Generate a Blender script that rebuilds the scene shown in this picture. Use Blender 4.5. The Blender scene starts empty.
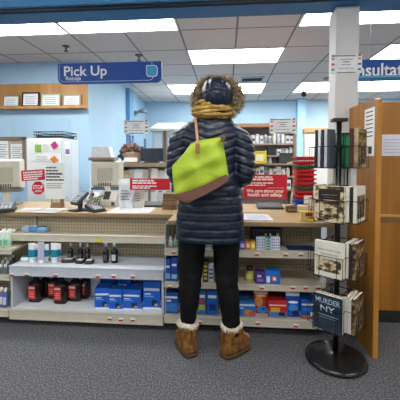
import bpy, bmesh, math, random
from mathutils import Vector, Matrix
random.seed(7)
R = math.radians
SC = bpy.context.scene
COL = SC.collection
SC.view_settings.view_transform = 'Standard'
SC.view_settings.look = 'None'
SC.view_settings.gamma = 1
SC.view_settings.use_curve_mapping = False
SC.view_settings.exposure = 0.7

# ------------------------------------------------------------------ camera
F, CX, CAMZ = 320.0, 200.0, 1.2
YAW, PIT = R(4.65), R(2.0)
SH = 40.0 - F*math.tan(PIT)              # keeps the horizon at 160 px
cam = bpy.data.cameras.new('camera')
cam.sensor_width = 36; cam.sensor_fit = 'HORIZONTAL'
cam.lens = 36*F/400
cam.shift_y = -SH/400
cam.clip_start = 0.02
camo = bpy.data.objects.new('camera', cam); COL.objects.link(camo)
camo.location = (0, 0, CAMZ)
camo.rotation_euler = (R(90)-PIT, 0, YAW)
SC.camera = camo
_fw = Vector((-math.sin(YAW)*math.cos(PIT), math.cos(YAW)*math.cos(PIT), -math.sin(PIT)))
_rt = Vector((math.cos(YAW), math.sin(YAW), 0))
_up = _rt.cross(_fw)
def ray(px, py):
    return _fw + _rt*((px-CX)/F) + _up*((200-SH-py)/F)
def at(px, py, Y=None, Z=None, X=None):
    """point of the place seen at a pixel, on the plane Y, Z or X"""
    d = ray(px, py)
    if Y is not None: t = Y/d.y
    elif Z is not None: t = (Z-CAMZ)/d.z
    else: t = X/d.x
    return Vector((0, 0, CAMZ)) + d*t

# ------------------------------------------------------------------ materials
def lin(h):
    if isinstance(h, str):
        c = [int(h[i:i+2], 16)/255 for i in (0, 2, 4)]
    else: c = h
    return tuple((v/12.92 if v <= .04045 else ((v+.055)/1.055)**2.4) for v in c)+(1,)
_mats = {}
def M(hexc, rough=.6, metal=0., var=.06, scale=30., bump=0., bscale=120., spec=.5, key=''):
    k = (hexc, rough, metal, var, scale, bump, bscale, spec, key)
    if k in _mats: return _mats[k]
    m = bpy.data.materials.new('m_'+str(hexc)+key); m.use_nodes = True
    nt = m.node_tree; N = nt.nodes; L = nt.links
    b = N['Principled BSDF']
    b.inputs['Roughness'].default_value = rough
    b.inputs['Metallic'].default_value = metal
    b.inputs['Specular IOR Level'].default_value = spec
    tc = N.new('ShaderNodeTexCoord')
    nz = N.new('ShaderNodeTexNoise'); nz.inputs['Scale'].default_value = scale; nz.inputs['Detail'].default_value = 3
    L.new(tc.outputs['Object'], nz.inputs['Vector'])
    cr = N.new('ShaderNodeValToRGB')
    c = lin(hexc)
    cr.color_ramp.elements[0].position = .3; cr.color_ramp.elements[1].position = .7
    cr.color_ramp.elements[0].color = tuple(max(0, v*(1-var)) for v in c[:3])+(1,)
    cr.color_ramp.elements[1].color = tuple(min(1, v*(1+var)) for v in c[:3])+(1,)
    L.new(nz.outputs['Fac'], cr.inputs['Fac']); L.new(cr.outputs['Color'], b.inputs['Base Color'])
    if bump:
        n2 = N.new('ShaderNodeTexNoise'); n2.inputs['Scale'].default_value = bscale; n2.inputs['Detail'].default_value = 4
        L.new(tc.outputs['Object'], n2.inputs['Vector'])
        bp = N.new('ShaderNodeBump'); bp.inputs['Strength'].default_value = bump; bp.inputs['Distance'].default_value = .01
        L.new(n2.outputs['Fac'], bp.inputs['Height']); L.new(bp.outputs['Normal'], b.inputs['Normal'])
    _mats[k] = m
    return m
def ramp_mat(name, cols, scale, rough=.6, stretch=(1, 1, 1), detail=4, bump=0., dist=0.):
    m = bpy.data.materials.new(name); m.use_nodes = True
    nt = m.node_tree; N = nt.nodes; L = nt.links; b = N['Principled BSDF']
    b.inputs['Roughness'].default_value = rough
    tc = N.new('ShaderNodeTexCoord'); mp = N.new('ShaderNodeMapping'); mp.inputs['Scale'].default_value = stretch
    nz = N.new('ShaderNodeTexNoise'); nz.inputs['Scale'].default_value = scale; nz.inputs['Detail'].default_value = detail
    nz.inputs['Distortion'].default_value = dist
    L.new(tc.outputs['Object'], mp.inputs['Vector']); L.new(mp.outputs['Vector'], nz.inputs['Vector'])
    cr = N.new('ShaderNodeValToRGB'); el = cr.color_ramp.elements
    n = len(cols)
    while len(el) < n: el.new(.5)
    for i, (p, c) in enumerate(cols):
        el[i].position = p; el[i].color = lin(c)
    L.new(nz.outputs['Fac'], cr.inputs['Fac']); L.new(cr.outputs['Color'], b.inputs['Base Color'])
    if bump:
        bp = N.new('ShaderNodeBump'); bp.inputs['Strength'].default_value = bump; bp.inputs['Distance'].default_value = .01
        L.new(nz.outputs['Fac'], bp.inputs['Height']); L.new(bp.outputs['Normal'], b.inputs['Normal'])
    return m
def grid_mat(name, base, line, ox, oy, sx, sy, w, axes='XY', dots=False, rough=.9, noise=.08):
    """a base colour with a grid of lines (or holes) in object coordinates"""
    m = bpy.data.materials.new(name); m.use_nodes = True
    nt = m.node_tree; N = nt.nodes; L = nt.links; b = N['Principled BSDF']
    b.inputs['Roughness'].default_value = rough; b.inputs['Specular IOR Level'].default_value = .25
    geo = N.new('ShaderNodeNewGeometry'); sp = N.new('ShaderNodeSeparateXYZ')
    L.new(geo.outputs['Position'], sp.inputs[0])
    def mth(op, a, bb=None, c=None):
        n = N.new('ShaderNodeMath'); n.operation = op
        for i, v in enumerate((a, bb, c)):
            if v is None: continue
            if isinstance(v, (int, float)): n.inputs[i].default_value = v
            else: L.new(v, n.inputs[i])
        return n.outputs[0]
    def cell(o, off, s):
        return mth('ABSOLUTE', mth('SUBTRACT', mth('FRACT', mth('DIVIDE', mth('SUBTRACT', o, off), s)), .5))
    u = cell(sp.outputs[axes[0]], ox, sx); v = cell(sp.outputs[axes[1]], oy, sy)
    if dots:
        r = mth('SQRT', mth('ADD', mth('MULTIPLY', u, u), mth('MULTIPLY', v, v)))
        f = mth('LESS_THAN', r, w)
    else:
        f = mth('MAXIMUM', mth('GREATER_THAN', u, .5-w/2/sx), mth('GREATER_THAN', v, .5-w/2/sy))
    nz = N.new('ShaderNodeTexNoise'); nz.inputs['Scale'].default_value = 60; nz.inputs['Detail'].default_value = 5
    L.new(geo.outputs['Position'], nz.inputs['Vector'])
    cr = N.new('ShaderNodeValToRGB'); c = lin(base)
    cr.color_ramp.elements[0].position = .3; cr.color_ramp.elements[1].position = .7
    cr.color_ramp.elements[0].color = tuple(q*(1-noise) for q in c[:3])+(1,)
    cr.color_ramp.elements[1].color = tuple(min(1, q*(1+noise)) for q in c[:3])+(1,)
    L.new(nz.outputs['Fac'], cr.inputs['Fac'])
    mx = N.new('ShaderNodeMix'); mx.data_type = 'RGBA'
    L.new(f, mx.inputs['Factor']); L.new(cr.outputs['Color'], mx.inputs['A']); mx.inputs['B'].default_value = lin(line)
    L.new(mx.outputs['Result'], b.inputs['Base Color'])
    return m
def emit_mat(name, c, s):
    m = bpy.data.materials.new(name); m.use_nodes = True
    nt = m.node_tree; b = nt.nodes['Principled BSDF']
    b.inputs['Base Color'].default_value = lin(c); b.inputs['Emission Color'].default_value = lin(c)
    b.inputs['Emission Strength'].default_value = s
    return m
def clear_mat():
    m = bpy.data.materials.new('clear_acrylic'); m.use_nodes = True
    nt = m.node_tree; N = nt.nodes; L = nt.links
    for n in list(N): N.remove(n)
    out = N.new('ShaderNodeOutputMaterial'); mix = N.new('ShaderNodeMixShader')
    tr = N.new('ShaderNodeBsdfTransparent'); tr.inputs['Color'].default_value = (.965, .975, .98, 1)
    gl = N.new('ShaderNodeBsdfGlossy'); gl.inputs['Roughness'].default_value = .05
    lw = N.new('ShaderNodeLayerWeight'); lw.inputs['Blend'].default_value = .5
    pw = N.new('ShaderNodeMath'); pw.operation = 'POWER'; L.new(lw.outputs['Facing'], pw.inputs[0]); pw.inputs[1].default_value = 4
    ma = N.new('ShaderNodeMath'); ma.operation = 'MULTIPLY_ADD'; L.new(pw.outputs[0], ma.inputs[0]); ma.inputs[1].default_value = .2; ma.inputs[2].default_value = .02
    L.new(ma.outputs[0], mix.inputs[0]); L.new(tr.outputs[0], mix.inputs[1]); L.new(gl.outputs[0], mix.inputs[2])
    L.new(mix.outputs[0], out.inputs[0])
    return m
CLEAR = clear_mat()
WHITE = M('f2f2f0', .6); PAPER = M('f4f4f2', .8, var=.03); BLACK = M('141416', .4); INK = M('2a2a2e', .8)
BEIGE = M('b9b09b', .45, var=.05, scale=8); GREYW = M('c4cad3', .45, var=.04)
STEEL = M('b9bcbf', .3, .9); REDTAG = M('c23a3a', .6); DKMETAL = M('1a1b1d', .35, .4)
REDSIGN = M('cf1230', .5); SIGNBLUE = M('00479c', .5, var=.04); WOODTAN = None

# ------------------------------------------------------------------ mesh helpers
def nb(): return bmesh.new()
def add_box(bm, x0, x1, y0, y1, z0, z1, bev=0., seg=2, mi=0):
    r = bmesh.ops.create_cube(bm, size=1)
    vs = r['verts']
    for v in vs:
        v.co = Vector(((x0+x1)/2+v.co.x*(x1-x0), (y0+y1)/2+v.co.y*(y1-y0), (z0+z1)/2+v.co.z*(z1-z0)))
    if bev:
        es = list({e for v in vs for e in v.link_edges})
        o = bmesh.ops.bevel(bm, geom=es, offset=min(bev, .45*min(abs(x1-x0), abs(y1-y0), abs(z1-z0))), segments=seg, profile=.5, affect='EDGES')
        fs = o['faces']
    return bm
def add_prism(bm, pts, d, n=None):
    """polygon pts (3D, planar) thickened by vector d"""
    a = [bm.verts.new(p) for p in pts]; b = [bm.verts.new(Vector(p)+Vector(d)) for p in pts]
    k = len(pts)
    bm.faces.new(a); bm.faces.new(b[::-1])
    for i in range(k): bm.faces.new((a[i], b[i], b[(i+1) % k], a[(i+1) % k]))
    bmesh.ops.recalc_face_normals(bm, faces=bm.faces[:])
    return bm
def add_tube(bm, pts, r, n=8, cap=True, closed=False):
    pts = [Vector(p) for p in pts]; K = len(pts)
    rs = r if isinstance(r, (list, tuple)) else [r]*K
    rings = []; pu = None
    for i, p in enumerate(pts):
        if closed: t = pts[(i+1) % K]-pts[i-1]
        else: t = pts[min(i+1, K-1)]-pts[max(i-1, 0)]
        t.normalize()
        if pu is None:
            u = t.orthogonal().normalized()
        else:
            u = pu-t*pu.dot(t)
            u = u.normalized() if u.length > 1e-6 else t.orthogonal().normalized()
        pu = u; w = t.cross(u)
        rings.append([bm.verts.new(p+(u*math.cos(2*math.pi*j/n)+w*math.sin(2*math.pi*j/n))*rs[i]) for j in range(n)])
    for i in range(K if closed else K-1):
        A, B = rings[i], rings[(i+1) % K]
        for j in range(n):
            bm.faces.new((A[j], A[(j+1) % n], B[(j+1) % n], B[j]))
    if cap and not closed:
        bm.faces.new(rings[0][::-1]); bm.faces.new(rings[-1])
    return bm
def add_loft(bm, rings, cap=True, close=True):
    vs = [[bm.verts.new(p) for p in r] for r in rings]; n = len(vs[0])
    for A, B in zip(vs, vs[1:]):
        for j in range(n if close else n-1):
            bm.faces.new((A[j], A[(j+1) % n], B[(j+1) % n], B[j]))
    if cap:
        bm.faces.new(vs[0][::-1]); bm.faces.new(vs[-1])
    return bm
def add_lathe(bm, prof, c=(0, 0, 0), n=16, sy=1.):
    return add_loft(bm, [[(c[0]+r*math.cos(2*math.pi*j/n), c[1]+sy*r*math.sin(2*math.pi*j/n), c[2]+z) for j in range(n)] for r, z in prof])
def add_ball(bm, c, r, u=16, v=10):
    if isinstance(r, (int, float)): r = (r, r, r)
    o = bmesh.ops.create_uvsphere(bm, u_segments=u, v_segments=v, radius=1)
    for q in o['verts']: q.co = Vector((c[0]+q.co.x*r[0], c[1]+q.co.y*r[1], c[2]+q.co.z*r[2]))
    return bm

_wl = {}
def thing(name, label, cat, loc, rz=0., group=None):
    o = bpy.data.objects.new(name, None); COL.objects.link(o); o.empty_display_size = .05
    o.location = loc; o.rotation_euler = (0, 0, rz)
    o['label'] = label; o['category'] = cat
    if group: o['group'] = group
    _wl[o] = Vector(loc)
    return o
def tag(o, label, cat, group=None, kind=None):
    if label: o['label'] = label
    if cat: o['category'] = cat
    if group: o['group'] = group
    if kind: o['kind'] = kind
    return o
def O(name, bm, mats, parent=None, local=False, smooth=False, label=None, origin=None):
    """link a bmesh as one object; verts are in world space unless local"""
    bmesh.ops.recalc_face_normals(bm, faces=bm.faces[:])
    me = bpy.data.meshes.new(name); bm.to_mesh(me); bm.free()
    if not isinstance(mats, (list, tuple)): mats = [mats]
    for m in mats: me.materials.append(m)
    o = bpy.data.objects.new(name, me); COL.objects.link(o)
    if parent is None:
        if not local:
            xs = [v.co for v in me.vertices]
            c = Vector(origin) if origin else Vector(((min(p.x for p in xs)+max(p.x for p in xs))/2, (min(p.y for p in xs)+max(p.y for p in xs))/2, min(p.z for p in xs)))
            me.transform(Matrix.Translation(-c)); o.location = c
            _wl[o] = c
        else: _wl[o] = Vector((0, 0, 0))
    else:
        w = _wl.get(parent, Vector((0, 0, 0)))
        if not local: me.transform(Matrix.Translation(-w))
        o.parent = parent; _wl[o] = w
    if smooth:
        for p in me.polygons: p.use_smooth = True
    if label: o['label'] = label
    return o
def struct(name, bm, m, **k):
    o = O(name, bm, m, **k); o['kind'] = 'structure'; return o
def text_bm(s, bold=0., extr=.0):
    c = bpy.data.curves.new('t', 'FONT'); c.body = s; c.offset = bold; c.extrude = extr; c.resolution_u = 3
    c.align_x = 'CENTER'
    o = bpy.data.objects.new('t', c); COL.objects.link(o)
    dg = bpy.context.evaluated_depsgraph_get()
    me = bpy.data.meshes.new_from_object(o.evaluated_get(dg))
    bpy.data.objects.remove(o); bpy.data.curves.remove(c)
    bm = nb(); bm.from_mesh(me); bpy.data.meshes.remove(me)
    return bm
def text_fit(s, org, ex, ez, w, h=None, bold=.01, bm=None, thick=.0008):
    """lettering centred on org in the plane of ex (reading) and ez (up), w wide and h high"""
    b = text_bm(s, bold)
    xs = [v.co.x for v in b.verts]; ys = [v.co.y for v in b.verts]
    x0, x1, y0, y1 = min(xs), max(xs), min(ys), max(ys)
    k = w/(x1-x0); kh = (h/(y1-y0)) if h else k
    ex = Vector(ex); ez = Vector(ez); n = ex.cross(ez)
    for v in b.verts:
        v.co = Vector(org)+ex*((v.co.x-(x0+x1)/2)*k)+ez*((v.co.y-(y0+y1)/2)*kh)+n*thick
    if bm is None: return b
    me = bpy.data.meshes.new('t'); b.to_mesh(me); b.free(); bm.from_mesh(me); bpy.data.meshes.remove(me)
    return bm
EX, EZ = (1, 0, 0), (0, 0, 1)
def rect(bm, org, ex, ez, u0, u1, v0, v1, t=.0006, off=0.):
    """thin raised patch in a plane"""
    ex = Vector(ex); ez = Vector(ez); n = ex.cross(ez); o = Vector(org)+n*off
    p = [o+ex*u0+ez*v0, o+ex*u1+ez*v0, o+ex*u1+ez*v1, o+ex*u0+ez*v1]
    return add_prism(bm, p, n*t)

# ------------------------------------------------------------------ setting
HC = 1.386; CEIL = CAMZ+HC
ceil_m = grid_mat('ceiling_tiles', 'dcd5d1', '8d8886', -.499, 3.44, .61, .61, .022, noise=.06)
bluewall = M('b2d3ea', .7, var=.03, scale=2)
carpet = ramp_mat('carpet', [(.34, '3c3d41'), (.5, '595a5f'), (.66, '808186')], 110, .95, bump=.6, detail=6)
wood = ramp_mat('tan_wood', [(.3, 'b47f45'), (.55, 'c8945a'), (.75, 'd6a56c')], 6, .45, (1, 1, .12), dist=.4)
woodd = ramp_mat('booth_wood', [(.3, '96601a'), (.55, 'ab7126'), (.75, 'ba8030')], 5, .4, (3, 3, .15), dist=.3)
soffit_m = M('0e639c', .5, var=.05, scale=3)

b = nb(); add_box(b, -4.5, 5, -3, 7.8, -.1, 0); struct('floor', b, carpet)
b = nb(); add_box(b, -4.5, 5, -3, 7.8, CEIL, CEIL+.08); struct('ceiling', b, ceil_m)
b = nb(); add_box(b, -4.5, -1.93, 4.4, 4.5, 0, CEIL); struct('wall_left', b, bluewall)
b = nb(); add_box(b, -2.03, -1.93, 4.5, 7.6, 0, CEIL); struct('wall_side', b, bluewall)
b = nb(); add_box(b, -2.03, 5, 7.6, 7.7, 0, CEIL); struct('wall_back', b, bluewall)
b = nb(); add_box(b, 4.9, 5, -3, 7.6, 0, CEIL); struct('wall_right', b, bluewall)
b = nb(); add_box(b, -4.5, -4.4, -3, 4.4, 0, CEIL); struct('wall_far_left', b, bluewall)
b = nb(); add_box(b, -4.4, 4.9, -3, -2.9, 0, CEIL); struct('wall_front', b, M('d5d8da', .8))
c0 = at(301, 120, Y=7.5)
b = nb(); add_box(b, c0.x-.09, c0.x+.09, 7.42, 7.6, 0, CEIL); struct('trim_1', b, M('a9d4f2', .7, var=.02))
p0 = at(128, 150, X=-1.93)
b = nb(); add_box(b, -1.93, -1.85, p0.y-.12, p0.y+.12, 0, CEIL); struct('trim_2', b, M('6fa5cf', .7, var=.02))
# soffit over the counter
SOZ = 2.295
b = nb(); add_box(b, -4.4, 4.9, 2.32, 2.5, SOZ, CEIL); struct('trim_3', b, soffit_m)
b = nb(); add_box(b, -4.4, 4.9, 2.29, 2.32, SOZ+.006, SOZ+.024); struct('trim_4', b, BLACK)
b = nb(); add_box(b, -4.4, 4.9, 2.26, 2.32, SOZ+.024, SOZ+.075, .006); struct('trim_5', b, M('4d9bd6', .4, var=.03))
b = nb(); add_box(b, -4.4, 4.9, 2.25, 2.32, SOZ+.075, SOZ+.11); struct('trim_6', b, M('e8f2f8', .4, var=.02))
# pillar
PX0, PX1, PY0, PY1 = .782, .945, 2.395, 2.55
b = nb(); add_box(b, PX0, PX1, PY0, PY1, 0, SOZ, .006); struct('pillar', b, M('d4d2d2', .6, var=.03, scale=6))
# booth behind the partition
BY = 2.42
b = nb(); add_box(b, PX1+.002, 2.6, BY, BY+.05, .09, 1.62, .008); struct('wall_booth', b, woodd)
b = nb(); add_box(b, PX1+.002, 2.6, BY+.01, BY+.05, 0, .09); struct('baseboard_booth', b, M('1c1d22', .6))
zz = at(392, 216, Y=BY).z
b = nb(); add_box(b, PX1+.002, 2.6, BY-.008, BY, zz-.007, zz+.012, .003); struct('trim_7', b, M('c99a58', .4))
b = nb(); add_box(b, PX1+.002, 2.6, BY-.003, BY+.001, zz-.05, zz-.008); struct('trim_8', b, M('86612f', .5))

# ------------------------------------------------------------------ ceiling fittings
DIFF = emit_mat('light_diffuser', 'fffdf8', 9.0)
FRAME = M('e6e6e6', .5)
GX = lambda v: -v*HC
lights = []
def troffer(x0, x1, y0, y1, label):
    t = thing('ceiling_light', label, 'ceiling light', ((x0+x1)/2, (y0+y1)/2, CEIL), group='recessed fluorescent ceiling panels')
    f = nb(); w = .022; z0, z1 = CEIL-.006, CEIL+.0
    add_box(f, x0, x1, y0, y0+w, z0, z1); add_box(f, x0, x1, y1-w, y1, z0, z1)
    add_box(f, x0, x0+w, y0+w, y1-w, z0, z1); add_box(f, x1-w, x1, y0+w, y1-w, z0, z1)
    O('frame', f, FRAME, t)
    d = nb(); add_box(d, x0+w, x1-w, y0+w, y1-w, CEIL-.004, CEIL-.0005); O('diffuser', d, DIFF, t)
Y0 = 3.44
troffer(GX(2.115), GX(1.235), Y0-.61, Y0, 'long white ceiling light at upper left, nearest row above the pick up sign')
troffer(GX(1.235), GX(.36), Y0-.61, Y0, 'long white ceiling light just above the right half of the pick up sign')
troffer(GX(-.525), GX(-1.405), Y0-.61, Y0, 'long white ceiling light behind the top of the white pillar')
troffer(GX(.36), GX(-.525), Y0+.61, Y0+1.22, 'long white ceiling light above the person in the second row')
troffer(GX(-1.405), GX(-2.285), Y0+.61, Y0+1.22, 'white ceiling light at right edge above the consultation sign')
troffer(GX(.795), GX(-.085), Y0+2.44, Y0+3.3, 'bright ceiling light far back, left of the fur hood')
troffer(GX(-.085), GX(-.525), Y0+2.44, Y0+3.3, 'short bright ceiling light far back, right of the fur hood below the vent')
troffer(GX(-.965), GX(-1.85), Y0+2.44, Y0+3.3, 'bright ceiling light far back, left of the white pillar')
troffer(GX(-1.85), GX(-2.73), Y0+2.44, Y0+3.3, 'bright ceiling light far back, just above the wooden booth wall')
# the same ceiling runs on over the shop floor
for yy in (Y0-2.44-.61, Y0-4.88-.61):
    for v in (2.115, .36, -1.405):
        troffer(GX(v), GX(v-.88), yy, yy+.61, 'ceiling light over the shop floor in front of the counter')
# vent
t = at(252, 79, Z=CEIL)
v0 = thing('air_vent', 'silver slatted air vent in the ceiling right of the fur hood', 'vent', (t.x, t.y, CEIL))
b = nb()
for (x0, x1, y0, y1) in ((-.2, .2, -.15, -.12), (-.2, .2, .12, .15), (-.2, -.17, -.12, .12), (.17, .2, -.12, .12)):
    add_box(b, t.x+x0, t.x+x1, t.y+y0, t.y+y1, CEIL-.014, CEIL)
O('frame', b, M('aeb3b8', .4, .5), v0)
b = nb(); add_box(b, t.x-.17, t.x+.17, t.y-.12, t.y+.12, CEIL-.003, CEIL-.0005); O('duct', b, BLACK, v0)
for k in range(5):
    b = nb(); yy = t.y-.1+k*.05
    add_prism(b, [(t.x-.17, yy-.012, CEIL-.014), (t.x-.17, yy-.009, CEIL-.014), (t.x-.17, yy+.016, CEIL-.004), (t.x-.17, yy+.013, CEIL-.004)], (.34, 0, 0))
    O('slat', b, M('aeb3b8', .4, .5), v0)
def sprinkler(px, py, label, k=1.):
    p = at(px, py, Z=CEIL)
    s = thing('sprinkler_head', label, 'sprinkler', (p.x, p.y, CEIL))
    b = nb(); add_lathe(b, [(.045*k, -.001), (.043*k, -.008*k), (.012*k, -.012*k)], (p.x, p.y, CEIL)); O('escutcheon', b, M('55565a', .4, .4), s, smooth=True)
    b = nb(); add_tube(b, [(p.x, p.y, CEIL-.01*k), (p.x, p.y, CEIL-.06*k)], .01*k)
    add_lathe(b, [(.024*k, -.064*k), (.026*k, -.060*k), (.008*k, -.056*k)], (p.x, p.y, CEIL)); O('deflector', b, BLACK, s)
sprinkler(66, 46, 'small dark sprinkler head in the ceiling above the left end of the pick up sign')
sprinkler(139, 55, 'small dark sprinkler head right above the blue drop emblem of the sign', 1.2)
p = at(304, 84, Z=CEIL)
s = thing('pendant_camera', 'thin black rod with a small camera hanging from the ceiling left of the pillar', 'camera', (p.x, p.y, CEIL))
b = nb(); add_tube(b, [(p.x, p.y, CEIL), (p.x, p.y, CEIL-.14)], .012); O('rod', b, BLACK, s)
b = nb(); add_lathe(b, [(.03, -.13), (.05, -.15), (.05, -.2), (.03, -.23), (.005, -.235)], (p.x, p.y, CEIL)); O('camera_body', b, BLACK, s, smooth=True)
p = at(327, 78, Z=CEIL)
b = nb(); add_lathe(b, [(.06, 0), (.065, -.02), (.05, -.045), (.02, -.05)], (p.x, p.y, CEIL))
tag(O('smoke_detector', b, M('b6b0aa', .5), smooth=True), 'round grey smoke detector on the ceiling beside the white pillar', 'smoke detector')

# ------------------------------------------------------------------ hanging signs
SY = 2.75
def hang_sign(px0, px1, py0, py1, label):
    a = at(px0, py1, Y=SY); c = at(px1, py0, Y=SY)
    s = thing('hanging_sign', label, 'sign', ((a.x+c.x)/2, SY, a.z), group=None)
    # board with two rounded lower corners
    r = .05; pts = [(a.x, SY, c.z)]
    for k in range(7):
        th = R(180+90*k/6); pts.append((a.x+r+r*math.cos(th), SY, a.z+r+r*math.sin(th)))
    for k in range(7):
        th = R(270+90*k/6); pts.append((c.x-r+r*math.cos(th), SY, a.z+r+r*math.sin(th)))
    pts.append((c.x, SY, c.z))
    b = nb(); add_prism(b, pts, (0, .03, 0)); O('board', b, SIGNBLUE, s)
    for x in (a.x+.2, c.x-.2):
        b = nb(); add_tube(b, [(x, SY+.015, c.z), (x, SY+.015, CEIL)], .0015, 6); O('wire', b, STEEL, s)
    return s, a, c
s, a, c = hang_sign(58, 161.5, 61, 84, 'blue hanging sign reading Pick Up with a drop emblem, above the left counter')
W = M('f0f3f6', .5, var=.02)
bx = nb()
q0 = at(64, 66.5, Y=SY); q1 = at(107, 78.5, Y=SY)
text_fit('Pick Up', ((q0.x+q1.x)/2, SY-.001, (q0.z+q1.z)/2), EX, EZ, q1.x-q0.x, q0.z-q1.z, .018, bx)
O('lettering', bx, W, s)
bx = nb(); q0 = at(66, 77.5, Y=SY); q1 = at(81, 80.5, Y=SY)
text_fit('Recoja', ((q0.x+q1.x)/2, SY-.001, (q0.z+q1.z)/2), EX, EZ, q1.x-q0.x, None, .012, bx); O('subtitle', bx, W, s)
# outline and drop
e = .016; bx = nb(); tt = .004
pts = [(a.x+e, SY-.002, c.z-.004)]
for k in range(7):
    th = R(180+90*k/6); pts.append((a.x+e+.045+.045*math.cos(th), SY-.002, a.z+e+.045+.045*math.sin(th)))
dc = at(152, 71, Y=SY)
pts.append((dc.x-.03, SY-.002, a.z+e))
for k in range(5):
    th = R(270+90*k/4); pts.append((dc.x-.03+.04*math.cos(th), SY-.002, a.z+e+.03+.03*math.sin(th)))
add_tube(bx, pts, .0022, 6)
add_tube(bx, [(dc.x, SY-.002, dc.z+.05), (dc.x, SY-.002, c.z-.003)], .0022, 6)
O('outline', bx, M('b9d8ef', .5), s)
def drop_pts(r, y):
    p = []
    for k in range(25):
        th = R(-90+270*k/24+0); p.append((dc.x+r*math.cos(th+R(0)), y, dc.z+r*math.sin(th)))
    # rounded on three corners, square at one
    p = [(dc.x-r, y, dc.z+r)]
    for cx, cz, s0 in ((r*.35, r*.35, 90),): pass
    for th0, ux, uz in ((90, .4, .4), (0, .4, -.4), (-90, -.4, -.4)):
        for k in range(6):
            th = R(th0-90*k/5); p.append((dc.x+ux*r+.6*r*math.cos(th), y, dc.z+uz*r+.6*r*math.sin(th)))
    return p
bx = nb(); add_prism(bx, drop_pts(.05, SY-.001), (0, -.001, 0)); o = O('drop_rim', bx, W, s)
bx = nb(); add_prism(bx, drop_pts(.044, SY-.0021), (0, -.001, 0)); O('drop', bx, M('3aa0d0', .4), s)
s, a, c = hang_sign(345, 470, 57, 81, 'blue hanging sign reading Consultation, partly behind the white pillar')
bx = nb(); q0 = at(336, 64, Y=SY); q1 = at(424, 75.5, Y=SY)
text_fit('Consultation', ((q0.x+q1.x)/2, SY-.001, (q0.z+q1.z)/2), EX, EZ, q1.x-q0.x, q0.z-q1.z, .018, bx); O('lettering', bx, W, s)
bx = nb(); q0 = at(346, 76.5, Y=SY); q1 = at(366, 79, Y=SY)
text_fit('Consulta', ((q0.x+q1.x)/2, SY-.001, (q0.z+q1.z)/2), EX, EZ, q1.x-q0.x, None, .012, bx); O('subtitle', bx, W, s)
bx = nb(); add_box(bx, a.x+.05, c.x-.05, SY-.003, SY, a.z+.024, a.z+.040); O('light_band', bx, M('5aa6dc', .5), s)
bx = nb(); add_box(bx, a.x+.05, c.x-.05, SY-.003, SY, a.z+.002, a.z+.023); O('dark_band', bx, M('1a6a8c', .5), s)

# ------------------------------------------------------------------ gondolas
peg = grid_mat('pegboard', 'aa9e86', '453f35', 0, 0, .0254, .0254, .17, axes='XZ', dots=True, rough=.6)
GB = 2.5
def price_tags(shelf, spec, yf, h=.022):
    for px, py in spec:
        p = at(px, py, Y=yf)
        b = nb(); add_box(b, p.x-.016, p.x+.012, yf-.004, yf, p.z-h/2, p.z+h*.05)
        O('price_tag', b, REDTAG, shelf, label='small red price tag')
        b = nb(); add_box(b, p.x-.016, p.x+.016, yf-.003, yf, p.z+h*.06, p.z+h/2); O('price_card', b, PAPER, shelf, label='small white price card')
def shelf_part(root, x0, x1, y0, ztop, lip, m=BEIGE, th=.02, name='shelf', back=GB):
    b = nb(); add_box(b, x0, x1, y0, back, ztop-th, ztop, .002)
    o = O(name, b, m, root)
    b = nb(); add_box(b, x0, x1, y0-.012, y0+.0, ztop-lip, ztop+.003, .003)
    add_box(b, x0, x1, y0-.016, y0-.010, ztop-lip, ztop-lip+.006)
    add_box(b, x0, x1, y0-.016, y0-.010, ztop-.006, ztop+.001)
    O('ticket_strip', b, M('cdc6b4', .4, var=.04) if m is BEIGE else m, o)
    return o
LX0, LX1 = -1.568, -.433
RX0, RX1 = -.428, .675
ZBASE, ZBIN, ZS1, CTZ = .115, .433, .625, .78
g1 = thing('gondola_shelf', 'left beige gondola shelf unit under the counter, with black bottles and blue boxes', 'shelf unit', ((LX0+LX1)/2, 2.35, 0), group='beige gondola shelf units')
b = nb(); add_box(b, LX0, LX1, GB, GB+.02, .02, CTZ-.03); O('pegboard_back', b, peg, g1)
b = nb(); add_box(b, LX0+.0, LX1, 2.26, 2.30, 0, ZBASE-.065); O('kick_plate', b, M('26262a', .7), g1)
sb = shelf_part(g1, LX0, LX1, 2.18, ZBASE, .07, th=.05, name='base_deck')
price_tags(sb, [(110, 318.5), (121, 319.5), (133, 319.8)], 2.164)
# white inner box of the lowest bay
b = nb(); yb = 2.44
add_box(b, LX0+.004, LX1-.004, yb, yb+.01, ZBASE, ZBIN-.05)
O('inner_back', b, GREYW, g1)
for x in (LX0+.001, LX1-.016):
    b = nb(); add_box(b, x, x+.015, 2.19, yb, ZBASE+.001, ZBIN-.05); O('side_panel', b, GREYW, g1)
b = nb(); add_box(b, LX0+.016, LX1-.016, 2.185, yb, ZBASE, ZBASE+.003); O('deck_liner', b, M('dde1e6', .5), g1)
sbin = shelf_part(g1, LX0, LX1, 2.19, ZBIN, .072, GREYW, name='bin_shelf')
price_tags(sbin, [(12, 274.5), (27, 274.5), (56, 275), (98, 276), (114, 276), (133, 276.5)], 2.174)
s1 = shelf_part(g1, LX0-.11, LX1+.0, 2.35, ZS1, .05, name='shelf')
p = at(99, 240.5, Y=2.334); b = nb(); add_box(b, p.x-.022, p.x+.022, 2.329, 2.334, p.z-.012, p.z+.014); O('price_tag', b, M('d8cf2a', .5), s1, label='yellow price tag')
for x in (LX0, LX1-.02):
    b = nb(); add_box(b, x, x+.02, GB-.018, GB+.02, 0, CTZ-.03); O('upright', b, M('a89f8c', .5), g1)
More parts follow.
